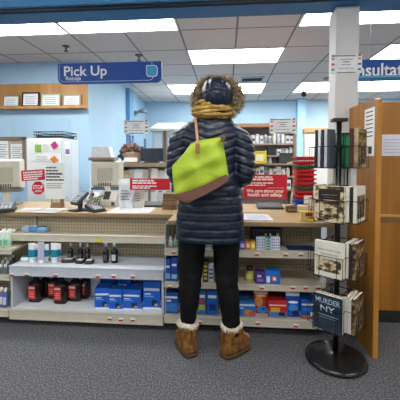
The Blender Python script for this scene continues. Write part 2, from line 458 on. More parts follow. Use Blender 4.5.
# right gondola
ZA, ZB = .58, .347
g2 = thing('gondola_shelf', 'right beige gondola shelf unit behind the person, with medicine boxes on three shelves', 'shelf unit', ((RX0+RX1)/2, 2.35, 0), group='beige gondola shelf units')
b = nb(); add_box(b, RX0, RX1, GB, GB+.02, .02, CTZ-.03); O('pegboard_back', b, peg, g2)
b = nb(); add_box(b, RX0, RX1, 2.26, 2.30, 0, ZBASE-.065); O('kick_plate', b, M('26262a', .7), g2)
sb = shelf_part(g2, RX0, RX1, 2.18, ZBASE, .05, th=.05, name='base_deck')
price_tags(sb, [(296, 325.5), (258, 323), (200, 322)], 2.164)
sA = shelf_part(g2, RX0, RX1, 2.20, ZA, .045)
price_tags(sA, [(257, 254), (286, 254.5), (301, 254.5), (174, 252)], 2.184)
sB = shelf_part(g2, RX0, RX1, 2.19, ZB, .035)
price_tags(sB, [(170, 286.5), (180, 286.5), (262, 287.5), (293, 287.5), (306, 287.5), (318, 287.5)], 2.174)
for x in (RX0, RX1-.02):
    b = nb(); add_box(b, x, x+.02, GB-.018, GB+.02, 0, CTZ-.03); O('upright', b, M('a89f8c', .5), g2)
for x in (RX0, ):
    b = nb(); add_box(b, x+.001, x+.006, 2.2, 2.48, ZBASE, CTZ-.032); O('side_panel', b, M('cfd3d6', .5), g2)
# far-left neighbour bay
NX0 = -3.0; NX1 = LX0-.004
g3 = thing('gondola_shelf', 'far left beige gondola bay cut by the frame, holding green and white bottles', 'shelf unit', ((NX0+NX1)/2, 2.35, 0), group='beige gondola shelf units')
b = nb(); add_box(b, NX0, NX1, GB, GB+.02, .02, CTZ-.03); O('pegboard_back', b, peg, g3)
b = nb(); add_box(b, NX0, NX1, 2.26, 2.30, 0, .05); O('kick_plate', b, M('26262a', .7), g3)
NZ2 = at(2, 249, Y=2.22).z; NZ1 = at(2, 275, Y=2.2).z; NZ0 = at(2, 309, Y=2.18).z
shelf_part(g3, NX0, NX1, 2.18, NZ0, .05, th=.04, name='base_deck')
shelf_part(g3, NX0, NX1, 2.20, NZ1, .035); shelf_part(g3, NX0, NX1, 2.22, NZ2, .035)

# counters
ctop = ramp_mat('counter_laminate', [(.3, 'b2966e'), (.6, 'c2a680'), (.8, 'cdb48e')], 9, .3, (.4, 2, 2))
cedge = M('9c8460', .5, var=.05)
LCY, RCY, CB = 2.45, 2.19, 3.08
def counter(x0, x1, y0, label):
    t = thing('service_counter', label, 'counter', ((x0+x1)/2, (y0+CB)/2, 0))
    b = nb(); add_box(b, x0, x1, y0, CB, CTZ-.03, CTZ, .005); O('worktop', b, ctop, t)
    b = nb(); add_box(b, x0, x1, y0-.006, y0, CTZ-.03, CTZ-.003, .002); O('edge_band', b, cedge, t)
    b = nb(); add_box(b, x0+.02, x1-.02, GB+.03, CB-.05, 0, CTZ-.03); O('cabinet_body', b, M('a89f8c', .6), t)
    return t
counter(-3.0, RX0+.02, LCY, 'left pharmacy counter with tan wood top, under the pick up sign')
counter(RX0+.024, RX1+.08, RCY, 'right pharmacy counter with tan wood top, in front of the person')

# ------------------------------------------------------------------ small goods
def rectify(px0, px1, py0, py1, Y): 
    a = at((px0+px1)/2, py1, Y=Y); l = at(px0, (py0+py1)/2, Y=Y); r = at(px1, (py0+py1)/2, Y=Y); t = at((px0+px1)/2, py0, Y=Y)
    return l.x, r.x, a.z, t.z
def carton(name, px0, px1, py0, py1, zb, depth, col, prints, label, cat, Y=None, rz=0., group=None, tilt=0., text=None, rough=.35):
    """cardboard box standing on zb, seen between those pixels; prints = (u0,u1,v0,v1,colour) on the front"""
    if Y is None: Y = at((px0+px1)/2, py1, Z=zb).y
    x0, x1, z0, z1 = rectify(px0, px1, py0, py1, Y)
    h = z1-zb; w = x1-x0
    t = thing(name, label, cat, ((x0+x1)/2, Y+depth/2, zb), rz, group)
    b = nb(); add_box(b, -w/2, w/2, -depth/2, depth/2, 0, h, .0025)
    # closed top flaps: a raised tuck edge
    add_box(b, -w/2+.004, w/2-.004, -depth/2+.004, -.001, h-.0005, h+.0012); add_box(b, -w/2+.004, w/2-.004, .001, depth/2-.004, h-.0005, h+.0012)
    O('box_body', b, M(col, rough), t, local=True)
    groups = {}
    for (u0, u1, v0, v1, c) in prints: groups.setdefault(c, []).append((u0, u1, v0, v1))
    for i, (c, rs) in enumerate(groups.items()):
        b = nb()
        for (u0, u1, v0, v1) in rs:
            rect(b, (-w/2, -depth/2, 0), EX, EZ, w*u0, w*u1, h*v0, h*v1, .0006, .0002*(i+1))
        O('print_panel', b, M(c, rough), t, local=True)
    if text:
        for (s, u, v, ww, c) in text:
            b = nb(); text_fit(s, (-w/2+u*w, -depth/2, v*h), EX, EZ, ww*w, None, .02, b, .0022); O('lettering', b, M(c, .5), t, local=True)
    # print wraps round the side: a band
    for sx in (-1, 1):
        b = nb(); add_box(b, sx*w/2-.0006, sx*w/2+.0006, -depth/2+.004, depth/2-.004, h*.12, h*.3)
        O('side_band', b, M(prints[0][4] if prints else 'dddddd', rough), t, local=True)
    return t
def bottle(name, px, py0, py1, zb, r, prof, mats, label, cat, Y=None, group=None, sy=1., band=None):
    """lathe bottle: prof = list of (part, material, [(r,z) in fractions])"""
    if Y is None: Y = at(px, py1, Z=zb).y
    top = at(px, py0, Y=Y); x = at(px, (py0+py1)/2, Y=Y).x; h = top.z-zb
    t = thing(name, label, cat, (x, Y, zb), 0, group)
    for part, m, pr in prof:
        b = nb(); add_lathe(b, [(r*a, h*z) for a, z in pr], n=16, sy=sy); O(part, b, m, t, local=True, smooth=True)
    return t, h
ORD = ['first', 'second', 'third', 'fourth', 'fifth', 'sixth', 'seventh', 'eighth', 'ninth', 'tenth', 'eleventh', 'twelfth', 'thirteenth', 'fourteenth']

# ---- left bin shelf: teal and white tubes
TEAL = M('0f86a8', .35); TUBW = M('e9eef2', .35); LAV = M('c3c3dc', .35)
def tube_pack(px, py0, py1, w, style, label, dy=0.):
    zb = ZBIN; Y = at(px, py1, Z=zb).y+dy; Y = min(max(Y, 2.235), 2.47)
    top = at(px, py0, Y=Y); h = top.z-zb; x = at(px, (py0+py1)/2, Y=Y).x
    t = thing('squeeze_tube', label, 'tube', (x, Y, zb), 0, 'squeeze tubes on the left shelf')
    rings = []
    for f, ww, dd in ((0, .8, .5), (.03, .85, .55), (.16, .85, .55)):
        rings.append([(w*.5*ww*math.cos(k*math.pi/8), w*.5*dd*math.sin(k*math.pi/8), h*f) for k in range(16)])
    b = nb(); add_loft(b, rings); O('cap', b, WHITE, t, local=True, smooth=False)
    rings = []
    for f, ww, dd in ((.16, .95, .62), (.2, 1, .66), (.6, 1, .5), (.93, 1.02, .12), (1., 1.04, .06)):
        rings.append([(w*.5*ww*math.cos(k*math.pi/8), w*.5*dd*math.sin(k*math.pi/8), h*f) for k in range(16)])
    b = nb(); add_loft(b, rings); O('tube_body', b, TUBW if style != 2 else LAV, t, local=True, smooth=True)
    if style != 2:
        rings = []
        for f, ww, dd in ((.28, 1.01, .68), (.66, 1.02, .5)):
            rings.append([(w*.5*ww*math.cos(k*math.pi/8), w*.5*dd*math.sin(k*math.pi/8), h*f) for k in range(16)])
        b = nb(); add_loft(b, rings, cap=False); O('colour_band', b, TEAL, t, local=True, smooth=True)
for i, (px, y0, y1, w, st) in enumerate([(32, 243, 262, .055, 0), (36, 244, 261, .045, 0), (41, 242, 263, .05, 2), (46.5, 244, 261, .04, 0), (54.5, 243, 262, .055, 0), (58.5, 243.5, 260, .04, 0)]):
    tube_pack(px, y0, y1, w, st, ('pale lavender' if st == 2 else 'white and teal')+' squeeze tube standing on the left shelf, '+ORD[i]+' from the left')
def lying_pack(px0, px1, py0, py1, zb, col, col2, label, rz=0., depth=.09, Y=None):
    if Y is None: Y = at((px0+px1)/2, py1, Z=zb).y
    Y = max(Y, 2.215)
    x0, x1, z0, z1 = rectify(px0, px1, py0, py1, Y)
    w, h = x1-x0, max(.018, (z1-z0)*.6)
    t = thing('soft_pack', label, 'pack', ((x0+x1)/2, Y+depth/2, zb), rz, 'flat packs lying on the shelves')
    rings = []
    for f, s in ((0, .9), (.15, 1.), (.6, .97), (.9, .8), (1, .5)):
        rings.append([(math.copysign(abs(math.cos(a))**.5, math.cos(a))*w/2*s, math.copysign(abs(math.sin(a))**.5, math.sin(a))*depth/2*s, h*f) for a in [k*math.pi/12 for k in range(24)]])
    b = nb(); add_loft(b, rings); O('wrapper', b, M(col, .3), t, local=True, smooth=True)
    b = nb(); add_box(b, -w*.3, w*.3, -depth*.3, depth*.3, h*.9, h*1.02, .002); O('label_patch', b, M(col2, .4), t, local=True)
lying_pack(18, 27, 255, 262, ZBIN, 'dfe6ea', '0f86a8', 'white flat pack lying on the left shelf before the teal tubes', .3)
lying_pack(60.5, 73, 257.5, 263, ZBIN, '17181b', 'e8e8e8', 'small black pack lying on its side left of the spray bottles', .2, .06)
lying_pack(74, 83, 258.5, 264, ZBIN, '24252a', 'f0f0f0', 'small black and white pack lying below the third spray bottle', -.15, .06)
lying_pack(83.5, 92, 258.5, 264.5, ZBIN, '2a2b30', 'f0f0f0', 'small black and white pack lying right of another, below the spray bottles', .1, .06)
# spray bottles
DBOT = M('17181a', .2); CLCAP = M('9a9ea1', .3)
for i, (px, y0, y1) in enumerate([(70.5, 243, 260.5), (80.5, 243, 261), (87.5, 243.5, 260), (106, 243, 262.5), (114.5, 243, 262.5)]):
    t, h = bottle('spray_bottle', px, y0, y1, ZBIN, .021 if i < 4 else .026, [
        ('bottle_body', DBOT, [(.9, 0), (1, .03), (1, .58), (.85, .66), (.42, .70)]),
        ('pump', M('3a3c3f', .3), [(.42, .70), (.45, .80), (.3, .81), (.3, .84)]),
        ('cap', CLCAP, [(.5, .80), (.5, .97), (.4, 1.)])], None,
        'black spray bottle with grey cap on the left shelf, '+ORD[i]+' from the left', 'bottle', group='black spray bottles')
    r = .021 if i < 4 else .026
    b = nb(); add_loft(b, [[(r*1.015*math.cos(R(a)), r*1.015*math.sin(R(a)), h*z) for a in range(235, 306, 7)] for z in (.15, .45)], cap=False, close=False)
    O('label', b, M('4c5054' if i < 4 else 'c9cccf', .5), t, local=True, label='small pale label')
# black jugs with red labels
def jug(px0, px1, py0, py1, label, dy=0.):
    px = (px0+px1)/2; Y = at(px, py1, Z=ZBASE+.003).y+.045+dy
    x0, x1, z0, z1 = rectify(px0, px1, py0, py1, Y-.045)
    w = (x1-x0)*.9; h = z1-ZBASE-.003
    t = thing('peroxide_bottle', label, 'bottle', ((x0+x1)/2, Y, ZBASE+.003), 0, 'black bottles with red labels')
    def ring(s, z, sq=.45):
        return [(math.copysign(abs(math.cos(a))**sq, math.cos(a))*w/2*s, math.copysign(abs(math.sin(a))**sq, math.sin(a))*.04*s, h*z) for a in [k*math.pi/14 for k in range(28)]]
    b = nb(); add_loft(b, [ring(.95, 0), ring(1, .03), ring(1, .7), ring(.9, .8), ring(.5, .87, .9), ring(.4, .89, 1)]); O('bottle_body', b, M('15120f', .25), t, local=True, smooth=True)
    b = nb(); add_lathe(b, [(w*.2, h*.89), (w*.21, h*.9), (w*.21, h*.99), (w*.19, h)], n=16); O('cap', b, M('1d1a18', .4), t, local=True, smooth=True)
    b = nb(); rect(b, (0, -.04, 0), EX, EZ, -w*.40, w*.16, h*.16, h*.72, .001); O('label', b, M('d5332c', .4), t, local=True, label='red label')
    b = nb(); rect(b, (0, -.0412, 0), EX, EZ, -w*.36, w*.12, h*.58, h*.66, .0006); O('label_header', b, M('f3dcd6', .5), t, local=True)
    b = nb()
    for k in range(3): rect(b, (0, -.0412, 0), EX, EZ, -w*.3, w*.04, h*(.25+.09*k), h*(.27+.09*k), .0006)
    O('label_text', b, M('f3dcd6', .5), t, local=True)
jug(26, 39.5, 279, 303, 'black bottle with red label on the bottom shelf, leftmost')
jug(46, 58, 277.5, 299, 'black bottle with red label in the back row, behind the second front one')
jug(51.5, 65.5, 280, 304.5, 'black bottle with red label on the bottom shelf, second in front row')
jug(37, 47, 277.5, 298, 'black bottle in the back row between the two left front bottles')
jug(66.5, 80, 279, 302, 'black bottle with red label on the bottom shelf, third in front row')
jug(77.5, 88, 277.5, 299, 'black bottle in the back row, rightmost beside the blue boxes')
# blue boxes left
BLU = '1560c8'; BL2 = '0d3f98'
zd = ZBASE+.003
def bluebox(px0, px1, py0, py1, label, depth=.1, rz=0., Y=None, col=BLU, extra=()):
    return carton('medicine_box', px0, px1, py0, py1, zd, depth, col,
        [(.06, .94, .66, .76, 'dfe8f5'), (.08, .45, .52, .57, 'cfe0f5'), (.08, .6, .44, .48, '7fb2ee'), (.5, .8, .12, .34, '1a2a4a'), (.66, .82, .12, .2, 'd8a84a'), (0, 1, 0, .06, 'e6ecf5')]+list(extra),
        label, 'box', rz=rz, Y=Y, group='blue medicine boxes on the left unit')
bluebox(94, 108.5, 288.5, 308.5, 'blue medicine box in the front row, leftmost on the left unit', .1, .12)
bluebox(108.5, 121.5, 290, 310, 'blue medicine box in the front row, second from the left', .09, .05)
bluebox(122.5, 141, 290, 309.5, 'wide blue medicine box with white stripe, third in the front row', .1, -.03)
bluebox(143, 160.5, 281.5, 309, 'tall blue medicine box standing at the right end of the left unit', .08, 0)
Yq = 2.345
bluebox(100, 116, 279.5, 299, 'dark blue medicine box in the back row behind the two left ones', .085, 0, Yq, BL2)
bluebox(117.5, 131, 279, 299, 'blue medicine box in the back row, in the middle', .085, 0, Yq)
bluebox(132.5, 142, 284, 299, 'small blue medicine box in the back row beside the tall one', .08, 0, Yq, BL2)

# ---- far-left bay goods
GRN = M('bfe0cd', .3); GRN2 = M('7fc3a0', .3)
k = 0
for (px, y0, y1, Y) in [(1.5, 231, 249, 2.27), (7, 231, 248, 2.28), (-4, 231, 249, 2.27), (4, 229, 246, 2.37), (9.5, 229, 245, 2.38), (14.2, 229, 244, 2.45)]:
    x = at(px, y0, Y=Y).x
    if x > NX1-.03: x = NX1-.03
    h = at(px, y0, Y=Y).z-NZ2
    t = thing('lotion_bottle', 'pale green white capped bottle at far left, '+['front row at the frame edge', 'front row second', 'front row cut by the frame', 'middle row left', 'middle row right', 'back row'][k], 'bottle', (x, Y, NZ2), 0, 'pale green bottles in the far left bay')
    b = nb(); add_lathe(b, [(.024, 0), (.026, .004), (.026, h*.6), (.014, h*.76)], n=14); O('bottle_body', b, GRN, t, local=True, smooth=True)
    b = nb(); add_lathe(b, [(.015, h*.74), (.016, h*.76), (.016, h*.97), (.013, h)], n=14); O('cap', b, M('f2f4f2', .3), t, local=True, smooth=True)
    b = nb(); add_loft(b, [[(.0265*math.cos(R(a)), .0265*math.sin(R(a)), h*z) for a in range(230, 311, 8)] for z in (.12, .5)], cap=False, close=False); O('label', b, GRN2, t, local=True, label='darker green label')
    k += 1
k = 0
for (px, Y) in [(1, 2.24), (5.5, 2.24), (7.5, 2.32), (3, 2.32), (10.5, 2.40), (6, 2.40), (13, 2.46)]:
    p = at(px, 262, Y=Y); x = min(p.x, NX1-.022)
    h = .07
    t = thing('dropper_bottle', 'small white capped bottle on the far left lower shelf, '+['front left', 'front right', 'second row right', 'second row left', 'third row right', 'third row left', 'rearmost'][k], 'bottle', (x, Y, NZ1), 0, 'small white capped bottles')
    b = nb(); add_lathe(b, [(.017, 0), (.018, .003), (.018, h*.55), (.01, h*.68)], n=12); O('bottle_body', b, M('5f7780', .3), t, local=True, smooth=True)
    b = nb(); add_lathe(b, [(.011, h*.66), (.012, h*.68), (.01, h*.95), (.006, h)], n=12); O('cap', b, WHITE, t, local=True, smooth=True)
    k += 1
for k, (px, y0) in enumerate([(1.5, 287), (5.5, 288)]):
    Y = 2.225; p = at(px, y0, Y=Y); h = p.z-NZ0; x = min(p.x, NX1-.025)
    t = thing('shampoo_bottle', ['blue violet bottle on the bottom far left shelf at the frame edge', 'blue violet bottle on the bottom far left shelf beside the white side panel'][k], 'bottle', (x, Y, NZ0))
    b = nb(); add_lathe(b, [(.019, 0), (.021, .004), (.021, h*.72), (.01, h*.82)], n=14); O('bottle_body', b, M('5465a8' if k else '6b5fa0', .3), t, local=True, smooth=True)
    b = nb(); add_lathe(b, [(.011, h*.8), (.012, h*.82), (.012, h)], n=12); O('cap', b, M('e5e1d0', .4), t, local=True, smooth=True)
    b = nb(); add_loft(b, [[(.0216*math.cos(R(a)), .0216*math.sin(R(a)), h*z) for a in range(230, 311, 8)] for z in (.15, .55)], cap=False, close=False); O('label', b, M('d8dcee', .4), t, local=True, label='pale label')
# packets on the narrow shelf under the counter
for k, (x0, x1, y0, y1, c, c2) in enumerate([(20, 29, 223.5, 230, '9fb7cf', 'e9eef5'), (27, 37, 222.5, 229.5, '4a8cc4', 'dfe9f2'), (36, 46, 224, 230.5, '7db0d8', '2c3e55')]):
    lying_pack(x0, x1, y0, y1+2.5, ZS1, c, c2, ['pale blue flat pack on the narrow shelf below the counter, left', 'blue and white flat pack on the narrow shelf below the counter, middle', 'light blue pack with dark patch on the narrow shelf below the counter, right'][k], .1*(k-1), .06, 2.41)

# ---- right gondola goods
def rb(px0, px1, py0, py1, zb, col, prints, label, depth=.08, name='medicine_box', rz=0., Y=None, cat='box', text=None):
    if Y is None:
        Y = max(2.205, min(2.40, at((px0+px1)/2, py1, Z=zb).y))
    return carton(name, px0, px1, py0, py1, zb, depth, col, prints, label, cat, rz=rz, Y=Y, text=text)
STR = lambda c, n=3: [(.1, .9, .2+.22*k, .2+.22*k+.1, c) for k in range(n)]
# shelf A (top)
bottle('lotion_bottle', 176, 235, 251, ZA, .02, [('bottle_body', M('8fb89a', .2), [(.9, 0), (1, .04), (1, .55), (.4, .72)]), ('cap', WHITE, [(.42, .7), (.45, .74), (.4, .98), (.2, 1)])], None, 'green bottle with pale cap on the top shelf left of the person', 'bottle', Y=2.26)
bottle('lotion_bottle', 170.5, 236, 251, ZA, .02, [('bottle_body', M('dfe4e4', .2), [(.9, 0), (1, .04), (1, .55), (.4, .72)]), ('cap', WHITE, [(.42, .7), (.45, .74), (.4, .98), (.2, 1)])], None, 'clear white bottle on the top shelf at the left end of the right unit', 'bottle', Y=2.26)
rb(196, 203, 240, 251, ZA, '3b4e86', STR('c8d2e6'), 'dark blue small box on the top shelf seen between the legs', .07)
rb(204, 211, 238, 251, ZA, 'cfd8dc', STR('3b8a6a'), 'pale small box with green stripes on the top shelf between the legs', .07)
rb(239.5, 245.5, 242, 252, ZA, '6b62b8', [(.2, .8, .3, .8, 'dcd8f0')], 'small purple box on the top shelf just right of the coat', .07)
rb(245.5, 250.5, 242, 252, ZA, 'e0762a', [(.2, .8, .3, .8, 'f4d6a8')], 'small orange box on the top shelf right of the purple box', .07)
rb(250.5, 255.5, 242, 252, ZA, 'e8c22e', [(.2, .8, .3, .8, 'f8eebc')], 'small yellow box on the top shelf beside the white boxes', .07)
for i, (x0, x1, c, c2) in enumerate([(256.5, 261, 'dbe0ec', '6a78b8'), (261, 265.5, 'cfd8ea', '4a60a8'), (265.5, 268.7, '57a05a', 'd4ead4'), (268.9, 271, '4f7fc8', 'dce8f8'), (271, 275.5, 'dde2ee', '5a68a8'), (275.5, 280, 'e2e4ee', '6a78b8')]):
    rb(x0, x1, 237.5, 252, ZA, c, [(.15, .4, .12+.22*k, .24+.22*k, c2) for k in range(4)]+[(.6, .85, .12+.22*k, .24+.22*k, c2) for k in range(4)], 'small dotted carton in the row before the dark display tray, '+ORD[i]+' from the left', .05, Y=2.215)
t = carton('display_tray', 252, 282, 229, 250, ZA, .06, '1d2738', [(.42, .5, .55, .75, 'e8c84a'), (.58, .64, .55, .75, 'dfe4ec'), (.82, .9, .55, .75, 'd8b04a'), (.05, .95, .88, .95, '33415a')], 'dark navy display box standing behind the small cartons on the top shelf', 'box', Y=2.34)
for i, (x0, x1) in enumerate([(288, 297), (297.3, 306), (306.3, 315.5)]):
    rb(x0, x1, 249, 252.8, ZA, '16265c', [(.1, .9, .2, .45, '3a55a8')], 'low dark blue box on the top shelf near the book rack, '+ORD[i]+' from the left', .09, Y=2.225)
# shelf B (middle)
rb(164.5, 170.5, 259, 286, ZB, '1a4fae', [(.1, .9, .1, .35, '7fb0e4'), (.15, .85, .6, .7, 'dce8f6')], 'tall blue box on the middle shelf at the left end of the right unit', .07)
rb(171, 177.5, 258, 286, ZB, '1648a2', [(.1, .9, .1, .3, '9cc4ee'), (.15, .85, .65, .75, 'dce8f6')], 'tall blue box on the middle shelf beside the left trouser leg', .07)
rb(197, 202.5, 262, 287, ZB, 'd8d4c2', STR('8a8f4a', 3), 'pale striped box on the middle shelf between the legs, left', .07)
rb(203, 208, 262, 287, ZB, '33373a', [(.15, .85, .12+.2*k, .24+.2*k, 'd6c23a') for k in range(4)], 'dark box with yellow blocks on the middle shelf between the legs', .07)
rb(208.5, 213.5, 264, 287, ZB, 'c8d0d8', STR('4a5a6a', 3), 'grey striped box on the middle shelf between the legs, right', .07)
bottle('vitamin_bottle', 249.5, 266, 285.5, ZB, .03, [('bottle_body', M('b5b23a', .35), [(.92, 0), (1, .04), (1, .62), (.7, .72)]), ('cap', M('1c1d26', .4), [(.72, .71), (.78, .74), (.78, .97), (.7, 1)]), ('label', M('d6d08a', .5), [(1.01, .2), (1.02, .21), (1.02, .5), (1.01, .51)])], None, 'olive bottle with black cap on the middle shelf right of the legs', 'bottle', Y=2.26)
rb(255.5, 265, 272, 286, ZB, '4a2f7c', [(.15, .85, .2, .4, '8a6cc0'), (.2, .6, .55, .75, 'cabce6')], 'purple box on the middle shelf between olive bottle and blue box', .07)
rb(266.5, 281, 271.5, 287, ZB, '1f6fd0', [(.06, .3, .1, .6, 'e8f0f8'), (.45, .75, .25, .6, 'e87a2a'), (.52, .68, .32, .52, 'f4f0e8')], 'blue box with orange disc print on the middle shelf', .09, rz=-.12)
# base deck
rb(164, 178, 293, 319.5, ZBASE, '1b4f9e', [(.05, .95, .74, .84, 'dce4f0'), (.05, .95, .1, .5, '3a7cc8'), (.2, .5, .58, .66, 'e8eef6')], 'blue box with white stripe on the bottom shelf left of the legs', .09)
rb(193.5, 206, 291, 320, ZBASE, '2a6cb0', [(.1, .5, .1, .3, '49a84e'), (.45, .9, .2, .42, 'd8c23a'), (.15, .8, .5, .64, 'c84a3a'), (.1, .9, .72, .84, 'e4ecf4')], 'colourful blue and green bag on the bottom shelf between the legs', .07)
rb(207, 217.5, 291, 320, ZBASE, '1b62c0', [(.1, .9, .7, .82, 'e4ecf4'), (.2, .8, .2, .45, '0d2f6e')], 'blue box on the bottom shelf beside the right trouser leg', .07)
rb(238.5, 255.5, 303, 321, ZBASE, '2573c6', [(.05, .95, .78, .9, 'e4ecf4'), (.35, .8, .08, .5, 'd08a4a'), (.6, .95, .05, .35, 'd8542a'), (.08, .3, .55, .68, '9cc8f0')], 'blue box with brown print on the bottom shelf right of the legs', .08)
# pouches
def pouch(px0, px1, py0, py1, zb, cols, label, Y=2.215, depth=.06):
    x0, x1, z0, z1 = rectify(px0, px1, py0, py1, Y); w = x1-x0; h = z1-zb
    t = thing('snack_pouch', label, 'pouch', ((x0+x1)/2, Y+depth/2, zb))
    def ring(f, ww, dd): return [(math.copysign(abs(math.cos(a))**.6, math.cos(a))*w/2*ww, math.copysign(abs(math.sin(a))**.8, math.sin(a))*depth/2*dd, h*f) for a in [k*math.pi/12 for k in range(24)]]
    def rad(f): return .9-.8*max(0, (f-.35)/.65)
    b = nb(); add_loft(b, [ring(0, .96, .85), ring(.05, 1, 1), ring(.35, 1, .9), ring(.7, 1, .48), ring(.9, 1, .14), ring(.93, 1.01, .08), ring(1, 1.01, .08)]); O('pouch_body', b, M(cols[0], .25), t, local=True, smooth=True)
    b = nb(); add_loft(b, [ring(.86, 1.012, .3), ring(.9, 1.015, .2), ring(1.005, 1.02, .14)], cap=False); O('top_seal', b, M(cols[1], .3), t, local=True)
    def dpt(f): 
        xs = [(0, .85), (.05, 1), (.35, .9), (.7, .48), (.9, .14), (1, .08)]
        for (a, p), (c, q) in zip(xs, xs[1:]):
            if a <= f <= c: return p+(q-p)*(f-a)/(c-a)
        return .1
    for (u, v, ru, rv, c) in cols[2]:
        b = nb()
        ctr = b.verts.new((w*(u-.5), -depth/2*dpt(v)-.003, h*v)); ring_ = []
        for k in range(18):
            a = k*math.pi/9; uu = min(.96, max(.04, u+ru*math.cos(a))); vv = min(.92, max(.03, v+rv*math.sin(a)))
            edge = 1-max(0, abs(uu-.5)*2-.6)*.6
            ring_.append(b.verts.new((w*(uu-.5), -depth/2*dpt(vv)*edge-.002, h*vv)))
        for k in range(18): b.faces.new((ctr, ring_[k], ring_[(k+1) % 18]))
        O('print_panel', b, M(c, .3), t, local=True)
pouch(254, 268, 292, 320.5, ZBASE, ['c8382c', 'd8d0c8', [(.35, .55, .3, .22, 'e08a3a'), (.6, .2, .42, .16, '2a7ac8'), (.6, .24, .16, .07, '15202c'), (.5, .78, .4, .04, 'e8c84a')]], 'tall red and orange pouch on the bottom shelf right of the blue box', Y=2.25)
rb(268.5, 287, 301.5, 322, ZBASE, 'c62a2c', [(.04, .96, .72, .8, 'efe2c4'), (.04, .96, .05, .36, '2f86d0'), (.12, .62, .34, .62, 'e2a63a'), (.55, .9, .12, .34, '141c26')], 'red box with cream stripe and blue foot on the bottom shelf', .09)
pouch(286.5, 300.5, 294, 322.5, ZBASE, ['1d60c8', 'd6dde8', [(.5, .62, .36, .05, 'e8eef8'), (.5, .4, .35, .14, '3d86e0'), (.62, .2, .22, .1, '10182a')]], 'blue pouch with pale top seal on the bottom shelf', Y=2.215)
rb(301, 318, 300, 322, ZBASE, '1d58b4', [(.04, .96, .7, .8, 'e4e6ea'), (.1, .7, .4, .6, '3a86dc'), (.04, .96, .04, .18, 'c86a3a'), (.55, .9, .14, .36, 'dce0e8')], 'blue box with orange foot on the bottom shelf near the book rack', .09)
rb(290, 312, 293, 306, ZBASE+.0, '1a3f86', [(.05, .95, .8, .9, '9fb4dc')], 'dark blue box standing in the back row behind the blue pouch', .07, Y=2.36)
rb(268, 288, 296, 306, ZBASE, '8e2530', [(.05, .95, .75, .86, 'd8b0a8')], 'dark red box standing in the back row behind the red box', .07, Y=2.36)
rb(238, 255, 296, 306, ZBASE, '173a80', [(.05, .95, .75, .86, '8aa4d4')], 'dark blue box standing in the back row behind the blue box with brown print', .07, Y=2.36)

# ------------------------------------------------------------------ screens, signs on screens
SCY = 2.62
def screen(px0, px1, py0, label):
    a = at(px0, 190, Y=SCY); c = at(px1, py0, Y=SCY)
    t = thing('acrylic_screen', label, 'clear screen', ((a.x+c.x)/2, SCY, CTZ), group='clear acrylic counter screens')
    b = nb(); r = .03; z0 = CTZ; z1 = c.z; pts = [(a.x, SCY, z0), (c.x, SCY, z0)]
    for k in range(5):
        th = R(90*k/4); pts.append((c.x-r+r*math.cos(th), SCY, z1-r+r*math.sin(th)))
    for k in range(5):
        th = R(90+90*k/4); pts.append((a.x+r+r*math.cos(th), SCY, z1-r+r*math.sin(th)))
    add_prism(b, pts, (0, .004, 0)); O('pane', b, CLEAR, t)
    for x in (a.x+.05, c.x-.05):
        b = nb(); add_prism(b, [(x, SCY-.09, z0), (x, SCY+.09, z0), (x, SCY+.02, z0+.11), (x, SCY-.02, z0+.11)], (.005, 0, 0)); O('foot', b, CLEAR, t)
    return t
screen(12, 71, 118, 'clear acrylic screen on the left counter, bearing the stop sign poster')
screen(117, 178, 118, 'clear acrylic screen on the counter left of the person')
screen(236, 298, 117, 'clear acrylic screen on the right counter, bearing the large red sign')
def flat_sign(px0, px1, py0, py1, name, label, m, Y=SCY-.0015, rot=0., cat='sign', th=.0015):
    x0, x1, z0, z1 = rectify(px0, px1, py0, py1, Y)
    t = thing(name, label, cat, ((x0+x1)/2, Y, (z0+z1)/2))
    t.rotation_euler = (0, rot, 0)
    w, h = x1-x0, z1-z0
    b = nb(); add_box(b, -w/2, w/2, -th, 0, -h/2, h/2); O('sheet', b, m, t, local=True)
    return t, w, h
def put_text(t, s, u, v, ww, w, h, m, th=.0016, bold=.012, hh=None, name='lettering'):
    b = nb(); text_fit(s, (u*w-w/2, -th, v*h-h/2), EX, EZ, ww*w, hh*h if hh else None, bold, b, .0004); return O(name, b, m, t, local=True)
def put_lines(t, lst, w, h, m, th=.0016, name='text_lines'):
    b = nb()
    for (u0, u1, v0, v1) in lst: rect(b, (-w/2, -th, -h/2), EX, EZ, u0*w, u1*w, v0*h, v1*h, .0004)
    return O(name, b, m, t, local=True)
SW = M('f6f2f2', .6, var=.02)
def word_rows(t, rows, w, h, m, name='small_print', seed=1, th=.0016):
    rnd = random.Random(seed); b = nb()
    for (u0, u1, v0, v1) in rows:
        u = u0
        while u < u1-.02:
            e = min(u1, u+rnd.uniform(.06, .17)); rect(b, (-w/2, -th, -h/2), EX, EZ, u*w, (e-.018)*w, v0*h, v1*h, .0004); u = e
    return O(name, b, m, t, local=True)
t, w, h = flat_sign(243.5, 287, 174.5, 198.5, 'safety_sign', 'red sign reading We care about your health and safety, on the right screen', REDSIGN)
put_text(t, 'We care about your', .5, .30, .86, w, h, SW, bold=.03); put_text(t, 'health and safety.', .5, .14, .80, w, h, SW, bold=.03)
word_rows(t, [(.26, .68, .86, .92), (.2, .7, .76, .83), (.16, .7, .62, .67), (.08, .52, .53, .58), (.55, .95, .44, .45)], w, h, SW)
t, w, h = flat_sign(130, 170, 178.5, 190, 'safety_sign', 'long red sign with two white text blocks on the screen left of the person', REDSIGN)
word_rows(t, [(.06, .62, .74, .88), (.06, .68, .54, .67), (.06, .68, .28, .38), (.06, .52, .12, .22)], w, h, SW, seed=2)
t, w, h = flat_sign(21.5, 45, 170, 180.5, 'safety_sign', 'small tilted red sign above the stop octagon on the left screen', REDSIGN, rot=R(-4))
word_rows(t, [(.08, .92, .72, .86), (.08, .92, .5, .62), (.08, .88, .3, .42), (.08, .72, .1, .22)], w, h, SW, seed=3)
